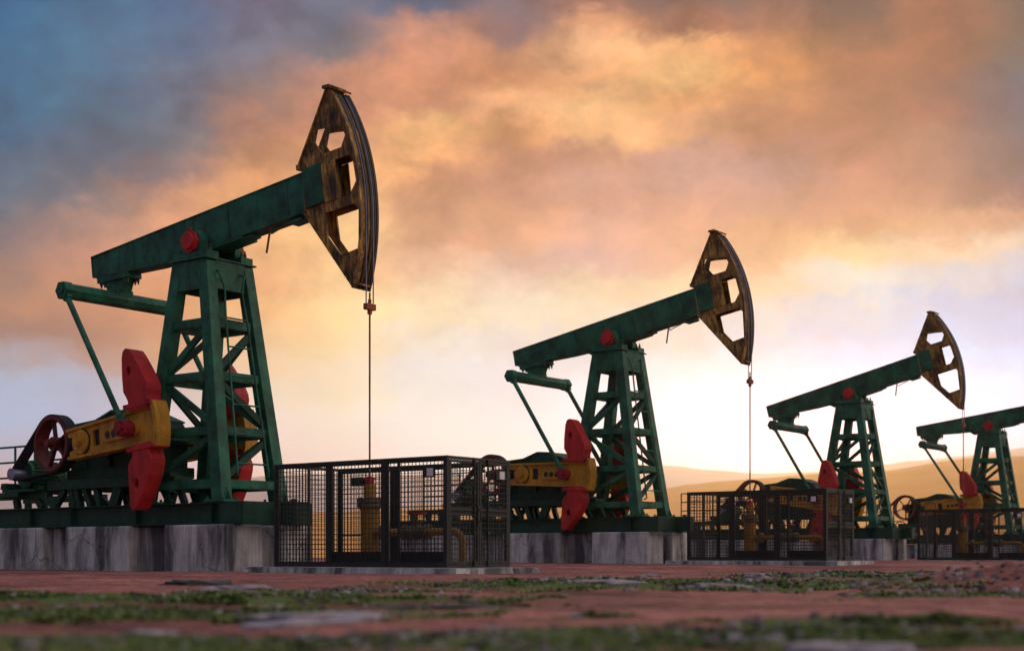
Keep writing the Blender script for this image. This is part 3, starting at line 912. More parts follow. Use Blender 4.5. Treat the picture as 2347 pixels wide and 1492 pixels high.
    part('polished_rod', ('rod', i), rod, 'rod', root)
    return root

LAB = ['nearest and largest green pump jack, standing leftmost beside the nearest wire cage',
       'second green pump jack in the row, its crank and gearbox partly behind the nearest cage',
       'third green pump jack from the left, its beam tilted most steeply',
       'farthest, smallest green pump jack, its head cut off by the right edge']
for i, (x, y, z, th) in enumerate(PUMPS):
    build_pump(i, (x, y, z), th, LAB[i])

# ------------------------------------------------------------------ concrete plinths
def plinth(b):
    rx = lambda: None
    b.box(-7.7, 1.22, -0.60, 0.80, -0.35, 0.790)          # recessed core
    for x0, x1 in ((-0.22, 1.45), (-3.10, -1.22), (-5.95, -3.86), (-7.8, -6.7)):
        for y0, y1 in ((-0.93, -0.14), (0.30, 1.08)):
            if x1 < 1 :
                if y0 < 0: slab(b, x0, x1, -0.90, -0.603, -0.35, 0.802)
                else: slab(b, x0, x1, 0.803, 1.06, -0.35, 0.802)
            else:
                slab(b, x0, x1, y0, y1, -0.35, 0.803)
PL = ['stained concrete plinth under the nearest, leftmost pump jack', 'stained concrete plinth under the second pump jack, between the first two cages',
      'stained concrete plinth under the third pump jack, right of the second cage', 'stained concrete plinth under the farthest pump jack, behind the rightmost cage']
for i, (x, y, z, th) in enumerate(PUMPS):
    o = part('concrete_plinth', 'plinth', plinth, 'concrete', None, Matrix.Translation((x, y, z)), bev=0.03)
    tag(o, PL[i], 'plinth', 'concrete plinths under the pump jacks')

# ------------------------------------------------------------------ cages, slabs, well heads
CX0, CX1, CY0, CY1, CZ0, CZ1 = 2.615, 6.255, -0.993, 0.548, 0.095, 1.749
def wires(b, p, u, v, nu, nv, r=0.0044, nrm=(0, 1, 0)):
    p, u, v, nn = Vector(p), Vector(u), Vector(v), Vector(nrm)
    for k in range(1, nu):
        a = p + u * (k / nu); b.bar(a, a + v, 2 * r, 2 * r, nn)
    for k in range(1, nv):
        a = p + v * (k / nv) + nn * (2.2 * r); b.bar(a, a + u, 2 * r, 2 * r, nn)
def cage(i, off, lab):
    root = thing('wire_cage', lab, 'cage', off, 'black wire cages round the well heads')
    t = 0.048
    def frame(b):
        for x in (CX0, CX1):
            for y in (CY0, CY1):
                b.box(x - t if x == CX1 else x, x if x == CX1 else x + t, y if y == CY0 else y - t, y + t if y == CY0 else y, CZ0, CZ1)
        for z in (CZ0, CZ1 - t):
            for y in (CY0 + 0.002, CY1 - t - 0.002): b.box(CX0 + t, CX1 - t, y, y + t, z + 0.001, z + t - 0.001)
            for x in (CX0 + 0.002, CX1 - t - 0.002): b.box(x, x + t, CY0 + t, CY1 - t, z + 0.001, z + t - 0.001)
    fr = part('frame', 'cframe', frame, 'black_steel', root, bev=0.004)
    # near long face: three panels with their own angle frames
    for k, (a, c_) in enumerate(((CX0 + t, 3.80), (3.87, 4.97), (5.05, CX1 - t))):
        def pf(b, a=a, c_=c_, k=k):
            y = CY0 + 0.012; w = 0.035
            b.box(a, a + w, y, y + 0.03, CZ0 + t, CZ1 - t); b.box(c_ - w, c_, y, y + 0.03, CZ0 + t, CZ1 - t)
            b.box(a + w, c_ - w, y + 0.001, y + 0.031, CZ1 - t - w, CZ1 - t); b.box(a + w, c_ - w, y + 0.001, y + 0.031, CZ0 + t, CZ0 + t + w)
            if k == 1: b.box(a + w, c_ - w, y + 0.034, y + 0.042, CZ0 + t, 0.335)
            if k == 2:
                b.box(5.27, 5.31, y, y + 0.03, CZ0 + t + w, CZ1 - t - w); b.box(5.31, c_ - w, y + 0.034, y + 0.042, CZ0 + t, 0.335)
        pn = part('side_panel', ('cp', k), pf, 'black_steel', root)
        nu = round((c_ - a) / 0.073)
        part('wire_mesh', ('cw_', k), lambda b, a=a, c_=c_, nu=nu: wires(b, (a, CY0 + 0.028, CZ0 + t), (c_ - a, 0, 0), (0, 0, CZ1 - CZ0 - 2 * t), nu, 20), 'black_steel', pn)
    for k, xg in enumerate((3.835, 5.01)):
        part('post', ('cpost', k), lambda b, xg=xg: b.box(xg - 0.033, xg + 0.033, CY0 + 0.002, CY0 + 0.05, CZ0 + t, CZ1 - t), 'black_steel', fr)
    # far long face
    for k, (a, c_) in enumerate(((CX0 + t, 3.82), (3.95, CX1 - t))):
        def pb(b, a=a, c_=c_):
            y = CY1 - 0.042; w = 0.035
            b.box(a, a + w, y, y + 0.03, CZ0 + t, CZ1 - t); b.box(c_ - w, c_, y, y + 0.03, CZ0 + t, CZ1 - t)
            b.box(a + w, c_ - w, y + 0.001, y + 0.031, CZ1 - t - w, CZ1 - t); b.box(a + w, c_ - w, y + 0.001, y + 0.031, CZ0 + t, CZ0 + t + w)
            b.box(a + w, c_ - w, y + 0.002, y + 0.03, 0.60, 0.63)
        pn = part('side_panel', ('cbp', k), pb, 'black_steel', root)
        nu = round((c_ - a) / 0.073)
        part('wire_mesh', ('cbw', k), lambda b, a=a, c_=c_, nu=nu: wires(b, (a, CY1 - 0.028, CZ0 + t), (c_ - a, 0, 0), (0, 0, CZ1 - CZ0 - 2 * t), nu, 20), 'black_steel', pn)
    part('post', 'cposb', lambda b: b.box(3.822, 3.948, CY1 - 0.05, CY1 - 0.002, CZ0 + t, CZ1 - t), 'black_steel', fr)
    # tail end panel
    def pe(b):
        x = CX0 + 0.01; w = 0.035
        b.box(x, x + 0.03, CY0 + t, CY0 + t + w, CZ0 + t, CZ1 - t); b.box(x, x + 0.03, CY1 - t - w, CY1 - t, CZ0 + t, CZ1 - t)
        b.box(x, x + 0.03, -0.25, -0.20, CZ0 + t, CZ1 - t)
    pn = part('end_panel', 'cpe', pe, 'black_steel', root)
    part('wire_mesh', 'cpew', lambda b: wires(b, (CX0 + 0.028, CY0 + t, CZ0 + t), (0, CY1 - CY0 - 2 * t, 0), (0, 0, CZ1 - CZ0 - 2 * t), 20, 20, nrm=(1, 0, 0)), 'black_steel', pn)
    # double doors at the head end
    ym = -0.222
    for k, (a, c_) in enumerate(((CY0 + t + 0.004, ym - 0.006), (ym + 0.006, CY1 - t - 0.004))):
        def dr(b, a=a, c_=c_, k=k):
            x = CX1 - 0.036; w = 0.04; z0, z1 = CZ0 + t + 0.006, CZ1 - t - 0.006
            b.box(x, x + 0.036, a, a + w, z0, z1); b.box(x, x + 0.036, c_ - w, c_, z0, z1)
            for za, zb in ((z0, z0 + w), (z1 - w, z1), (0.945, 0.985), (0.868, 0.905)):
                b.box(x + 0.002, x + 0.034, a + w, c_ - w, za, zb)
            yb = c_ - 0.13 if k == 0 else a + 0.19       # drop bolt
            b.cyl((x + 0.05, yb, CZ0 + 0.01), (x + 0.05, yb, CZ1 - 0.02), 0.014, 8)
            for z in (0.15, 0.6, 1.2, 1.68): b.box(x + 0.03, x + 0.062, yb - 0.022, yb + 0.022, z, z + 0.04)
        d = part('door', ('door', k), dr, 'black_steel', root)
        part('wire_mesh', ('doorw', k), lambda b, a=a, c_=c_: wires(b, (CX1 - 0.02, a, CZ0 + t), (0, c_ - a, 0), (0, 0, CZ1 - CZ0 - 2 * t), 10, 20, nrm=(1, 0, 0)), 'black_steel', d)
        if k == 0:
            part('handle', 'dhandle', lambda b: (b.box(CX1, CX1 + 0.012, ym - 0.05, ym - 0.01, 0.72, 1.02), b.path([(CX1 + 0.01, ym - 0.03, 0.78), (CX1 + 0.05, ym - 0.03, 0.80), (CX1 + 0.05, ym - 0.03, 0.95), (CX1 + 0.01, ym - 0.03, 0.97)], 0.010, 8)), 'black_steel', d)
    pl = part('sign_plate', 'sgn1', lambda b: b.box(CX1 + 0.002, CX1 + 0.012, 0.185, 0.42, 1.438, 1.576), 'black_steel', root)
    part('placard', 'sgn1p', lambda b: b.box(CX1 + 0.0125, CX1 + 0.016, 0.265, 0.385, 1.448, 1.566), 'placard', pl)
    pl = part('sign_plate', 'sgn2', lambda b: b.box(5.79, 6.04, CY0 - 0.012, CY0 - 0.002, 1.438, 1.603), 'black_steel', root)
    part('placard', 'sgn2p', lambda b: b.box(5.88, 6.00, CY0 - 0.016, CY0 - 0.0125, 1.452, 1.567), 'placard', pl)
    return root

def well(i, off, lab):
    root = thing('well_head', lab, 'well head', (off[0] + 0.063, off[1], off[2]), 'yellow well heads inside the cages')
    x = 3.74
    def casing(b):
        b.cyl((x, 0, 0.09), (x, 0, 1.00), 0.148, 24)
        b.cyl((x, 0, 1.00), (x, 0, 1.06), 0.148, 24, 0.172)
        b.cyl((x, 0, 1.20), (x, 0, 1.43), 0.098, 20)
    part('casing', 'casing', casing, 'pipe_yellow', root)
    def fl(b):
        b.cyl((x, 0, 1.06), (x, 0, 1.125), 0.205, 24); b.cyl((x, 0, 1.135), (x, 0, 1.20), 0.205, 24)
        for a in np.linspace(0, 2 * PI, 10, endpoint=False):
            b.cyl((x + 0.175 * math.cos(a), 0.175 * math.sin(a), 1.04), (x + 0.175 * math.cos(a), 0.175 * math.sin(a), 1.22), 0.016, 6, smooth=False)
    part('flange', 'wfl', fl, 'flange', root)
    def stuff(b):
        b.cyl((x, 0, 1.43), (x, 0, 1.50), 0.075, 16); b.cyl((x, 0, 1.50), (x, 0, 1.535), 0.09, 8, smooth=False); b.cyl((x, 0, 1.535), (x, 0, 1.56), 0.05, 12)
    part('stuffing_box', 'stuffb', stuff, 'red', root)
    part('gauge_box', 'gbox', lambda b: (b.box(x - 0.37, x - 0.12, -0.06, 0.06, 1.41, 1.55), b.cyl((x - 0.12, 0, 1.48), (x - 0.05, 0, 1.48), 0.02, 8)), 'black_steel', root, bev=0.006)
    def line(b):
        arc = [(5.50 + 0.18 * math.sin(a), 0, 0.465 + 0.18 * math.cos(a)) for a in np.linspace(0, PI / 2, 8)]
        b.path([(x + 0.12, 0, 0.645), (5.3, 0, 0.645)] + arc + [(5.68, 0, 0.3), (5.68, 0, 0.09)], 0.062, 14)
    part('flow_line', 'line', line, 'pipe_yellow', root)
    def valve(b):
        for xa in (4.52, 4.98):
            b.cyl((xa - 0.03, 0, 0.645), (xa - 0.004, 0, 0.645), 0.125, 18); b.cyl((xa + 0.004, 0, 0.645), (xa + 0.03, 0, 0.645), 0.125, 18)
        b.cyl((4.55, 0, 0.645), (4.75, 0, 0.645), 0.09, 16, 0.115); b.cyl((4.75, 0, 0.645), (4.95, 0, 0.645), 0.115, 16, 0.09)
        b.cyl((4.75, 0, 0.66), (4.75, 0, 0.80), 0.065, 14); b.cyl((4.75, 0, 0.80), (4.75, 0, 0.84), 0.09, 14); b.cyl((4.75, 0, 0.84), (4.75, 0, 0.96), 0.018, 8)
    vl = part('valve', 'valve', valve, 'flange', root)
    part('pipe_flange', 'pfl', lambda b: (b.cyl((4.02, 0, 0.645), (4.05, 0, 0.645), 0.125, 18), b.cyl((4.05, 0, 0.645), (4.08, 0, 0.645), 0.122, 18)), 'flange', root)
    def hw(b):
        pts = [(4.75 + 0.15 * math.cos(a), 0.15 * math.sin(a), 0.945) for a in np.linspace(0, 2 * PI, 25)]
        b.path(pts, 0.014, 8)
        for k in range(3):
            a = k * PI / 3 + 0.3
            b.cyl((4.75 - 0.15 * math.cos(a), -0.15 * math.sin(a), 0.945), (4.75 + 0.15 * math.cos(a), 0.15 * math.sin(a), 0.945), 0.010, 6)
    part('hand_wheel', 'hw', hw, 'red', vl)
    return root

def cslab(b):
    xs = np.linspace(2.15, 6.62, 10); random.seed(3)
    n = len(xs) - 1
    up = [(x, -1.20 + random.uniform(-.05, .05)) for x in xs] + [(x, 0.78 + random.uniform(-.04, .04)) for x in xs[::-1]]
    k = len(up)
    lo = [(px_ * 1.0 + random.uniform(-.03, .03), py_ * 1.0 + (-.05 if py_ < 0 else .05), -0.22) for px_, py_ in up]
    top = [(px_, py_, 0.089 + random.uniform(-0.006, 0.0)) for px_, py_ in up]
    b.add(lo + top, [(j, (j + 1) % k, k + (j + 1) % k, k + j) for j in range(k)])
    b.add(top, [tuple(range(k))])
SL = ['low concrete slab under the nearest wire cage', 'low concrete slab under the middle wire cage', 'low concrete slab under the rightmost wire cage']
CL = ['nearest and largest black wire cage, in front of the second pump jack', 'middle black wire cage, smaller, in front of the third pump jack', 'farthest black wire cage at the right edge, in front of the smallest pump jack']
WL = ['yellow well head and bent pipe inside the nearest cage', 'yellow well head and bent pipe inside the middle cage', 'yellow well head and bent pipe inside the rightmost cage']
for i in range(3):
    x, y, z, th = PUMPS[i]
    cage(i, (x, y, z), CL[i]); well(i, (x, y, z), WL[i])
    o = part('concrete_slab', 'cslab', cslab, 'concrete', None, Matrix.Translation((x, y, z)))
    tag(o, SL[i], 'slab', 'concrete slabs under the cages')

# ------------------------------------------------------------------ moss, gravel, stones
rng = np.random.default_rng(5)
def scatter(name, n, size, mat, label, cat, up, leaf=True, mound=False):
    V = []; F = []; T = []
    wts = np.array([p[2] * p[3] / (p[0] ** 0.9) for p in PATCH]); wts /= wts.sum()
    cnt = 0; tries = 0
    while cnt < n and tries < n * 12:
        tries += 1
        if mound and rng.random() < 0.05:
            pf, ps, hl, hd = MOUND[0], MOUND[1], MOUND[2] * 1.3, MOUND[3]
        else:
            p = PATCH[rng.choice(len(PATCH), p=wts)]; pf, ps, hl, hd = p[:4]
            if leaf and rng.random() > p[5]: continue
            if not leaf and rng.random() < p[5] - 0.25: continue
        f = pf + hd * 1.35 * rng.uniform(-1, 1); s = ps + hl * 1.35 * rng.uniform(-1, 1)
        if f < 3.2: continue
        pt = CAM + FWD * f + RGT * s
        w = patch_w(pt.x, pt.y)[2]
        c = noise.noise((pt.x * 2.6, pt.y * 2.6, 7.7 if leaf else 1.7)) + 0.5 * noise.noise((pt.x * 7, pt.y * 7, 2.2))
        if not (mound and pf == MOUND[0]):
            if w * 1.1 + c * (1.7 if leaf else 0.8) < 0.45 * rng.random() + (0.45 if leaf else 0.25): continue
        z = ground_z(pt.x, pt.y)
        sz = size * rng.uniform(0.4, 1.5) ** 1.4 * (0.75 + f / 14) * (1.0 + 0.8 * noise.noise((pt.x * 1.4, pt.y * 1.4, 4.4)))
        o = len(V); tint = min(1, max(0, 0.45 + 0.5 * c + rng.normal(0, 0.18)))
        if leaf:
            for _ in range(3):
                a = rng.uniform(0, 2 * PI); l = sz * rng.uniform(0.8, 1.7); h = sz * up * rng.uniform(0.1, 0.6)
                ca, sa = math.cos(a), math.sin(a); wd = sz * 0.30
                o = len(V)
                V += [(pt.x - sa * wd, pt.y + ca * wd, z - 0.003), (pt.x + sa * wd, pt.y - ca * wd, z - 0.003), (pt.x + ca * l, pt.y + sa * l, z + h)]
                F.append((o, o + 1, o + 2)); T += [tint] * 3
        else:
            a = rng.uniform(0, 2 * PI); ca, sa = math.cos(a), math.sin(a)
            h = sz * rng.uniform(0.25, 0.6); k = 6
            ringp = []
            for j in range(k):
                t = 2 * PI * j / k; rr = sz * rng.uniform(0.7, 1.1)
                ringp.append((rr * math.cos(t), 0.7 * rr * math.sin(t)))
            lo = [(pt.x + q[0] * ca - q[1] * sa, pt.y + q[0] * sa + q[1] * ca, z - 0.01) for q in ringp]
            hi = [(pt.x + .62 * (q[0] * ca - q[1] * sa), pt.y + .62 * (q[0] * sa + q[1] * ca), z + h * rng.uniform(0.8, 1.2)) for q in ringp]
            V += lo + hi
            F += [(o + j, o + (j + 1) % k, o + k + (j + 1) % k, o + k + j) for j in range(k)] + [tuple(o + k + j for j in range(k))]
            T += [min(1, max(0, rng.normal(0.45, 0.28)))] * (2 * k)
        cnt += 1
    me = bpy.data.meshes.new(name); me.from_pydata(V, [], F)
    a_ = me.attributes.new('tint', 'FLOAT', 'POINT'); a_.data.foreach_set('value', T)
    me.materials.append(M[mat]); me.update()
    o = bpy.data.objects.new(name, me); COL.objects.link(o)
    tag(o, label, cat, kind='stuff')
scatter('moss', 60000, 0.018, 'moss', 'low green moss and weeds growing in patches over the red soil', 'moss', 0.95)
scatter('gravel', 5200, 0.016, 'gravel', 'loose grey gravel and grit lying among the moss patches', 'gravel', 1, False, True)

def stone(px, py, L, W, H, dark, lab, seed):
    # distance where the ground is seen at that height in the photograph
    v = (py - 1271.1) / 3259; u = (px - 1173.5) / 3259
    f = 0.25 / v
    for _ in range(12):
        x, y = at(f, u); f = (0.285 - ground_z(x, y)) / v
    x, y = at(f, u); z = ground_z(x, y)
    import bmesh
    bm = bmesh.new(); bmesh.ops.create_icosphere(bm, subdivisions=4, radius=1)
    for vtx in bm.verts:
        c = vtx.co
        k = 1 + 0.55 * noise.fractal((c.x * 1.3 + seed, c.y * 1.3, c.z * 1.3), 0.8, 2, 5)
        c *= k
        c.z = max(-0.5, min(0.75 + 0.12 * noise.noise((c.x * 2, c.y * 2, seed)), c.z)) + 0.06 * noise.noise((c.x * 5, c.y * 5, seed + 3.0))
        c.x *= L; c.y *= W; c.z *= H
    me = bpy.data.meshes.new('flat_stone'); bm.to_mesh(me); bm.free()
    me.polygons.foreach_set('use_smooth', [True] * len(me.polygons))
    me.materials.append(M['dark_stone' if dark else 'stone'])
    o = bpy.data.objects.new('flat_stone', me); COL.objects.link(o)
    o.location = (x, y, z); o.rotation_euler = (0, 0, YAW + random.uniform(-.25, .25))
    tag(o, lab, 'stone', 'flat stones lying in the moss and soil')
for a in [(700, 1425, 0.30, 0.22, 0.045, 0, 'largest pale flat stone, lying in the moss at the bottom left of centre', 1.1),
          (445, 1340, 0.36, 0.22, 0.07, 1, 'dark flat stone on the red soil in front of the left plinth', 2.3),
          (550, 1348, 0.28, 0.15, 0.045, 0, 'pale flat stone touching the dark stone in front of the left plinth', 3.7),
          (1000, 1396, 0.36, 0.10, 0.030, 1, 'long narrow dark stone lying just right of the largest pale stone', 4.4),
          (1940, 1470, 0.20, 0.13, 0.045, 0, 'pale flat stone at the bottom right below the mossy hump', 5.2),
          (350, 1455, 0.10, 0.07, 0.03, 0, 'small pale stone in the mossy foreground at the bottom left', 6.9),
          (1370, 1332, 0.30, 0.14, 0.045, 0, 'lavender grey flat stone at the left end of the middle moss strip', 7.5),
          (1635, 1342, 0.26, 0.12, 0.040, 0, 'lavender grey flat stone at the front edge of the middle moss strip', 8.8),
          (1735, 1322, 0.13, 0.10, 0.075, 0, 'rounded pinkish stone standing up at the back of the middle moss strip', 9.6),
          (1490, 1322, 0.14, 0.09, 0.05, 0, 'small pale stone in the middle of the middle moss strip', 10.4)]:
    stone(*a)

# ------------------------------------------------------------------ world: Nishita base under a cloud deck
WARP = 0.062
SUN_AZ, SUN_EL = 11.4, 4.0          # degrees right of the camera's forward bearing, above the horizon
def lin(c): return tuple(((v / 255) / 12.92 if v / 255 <= 0.04045 else ((v / 255 + 0.055) / 1.055) ** 2.4) for v in c)
w = bpy.data.worlds.new('World'); sc.world = w; w.use_nodes = True
nt = w.node_tree; nt.nodes.clear()
L = nt.links.new
out = nt.nodes.new('ShaderNodeOutputWorld')
tc = nt.nodes.new('ShaderNodeTexCoord')
def vdot(vec):
    n = nt.nodes.new('ShaderNodeVectorMath'); n.operation = 'DOT_PRODUCT'
    L(tc.outputs['Generated'], n.inputs[0]); n.inputs[1].default_value = vec
    return n.outputs['Value']
def math_(op, a, b=None, c=None, clamp=False):
    n = nt.nodes.new('ShaderNodeMath'); n.operation = op; n.use_clamp = clamp
    for k, v in enumerate((a, b, c)):
        if v is None: continue
        if hasattr(v, 'is_output'): L(v, n.inputs[k])
        else: n.inputs[k].default_value = v
    return n.outputs[0]
sdir, fdir = vdot(tuple(RGT)), vdot(tuple(FWD))
zdir = vdot((0, 0, 1))
az = math_('ARCTAN2', sdir, fdir)
hor = math_('SQRT', math_('ADD', math_('MULTIPLY', sdir, sdir), math_('MULTIPLY', fdir, fdir)))
el = math_('DIVIDE', zdir, math_('MAXIMUM', hor, 0.02))
# cloud texture, sheared along the diagonal of the cloud bands
comb = nt.nodes.new('ShaderNodeCombineXYZ'); L(az, comb.inputs[0]); L(el, comb.inputs[1])
mp = nt.nodes.new('ShaderNodeMapping'); mp.inputs['Rotation'].default_value = (0, 0, R(-20)); mp.inputs['Scale'].default_value = (1.0, 1.35, 1)
L(comb.outputs[0], mp.inputs[0])
def cn(scale, detail, seed, rough=0.6, dist=0.0):
    n = nt.nodes.new('ShaderNodeTexNoise'); n.noise_dimensions = '4D'
    n.inputs['Scale'].default_value = scale; n.inputs['Detail'].default_value = detail; n.inputs['Roughness'].default_value = rough
    n.inputs['W'].default_value = seed; n.inputs['Distortion'].default_value = dist
    L(mp.outputs[0], n.inputs['Vector']); return n
w1 = cn(20.0, 12, 1.3, 0.66, 0.4); w2 = cn(20.0, 12, 7.9, 0.66, 0.4)
low = math_('MULTIPLY_ADD', el, 6.0, 0.06, True)          # calmer near the horizon
azw = math_('ADD', az, math_('MULTIPLY', math_('SUBTRACT', w1.outputs[0], 0.5), math_('MULTIPLY', low, WARP)))
elw = math_('ADD', el, math_('MULTIPLY', math_('SUBTRACT', w2.outputs[0], 0.5), math_('MULTIPLY', low, WARP)))
u01 = math_('MULTIPLY_ADD', azw, 1 / (2 * PI), 0.5)
PXC = [2347 * k / 12 for k in range(13)]
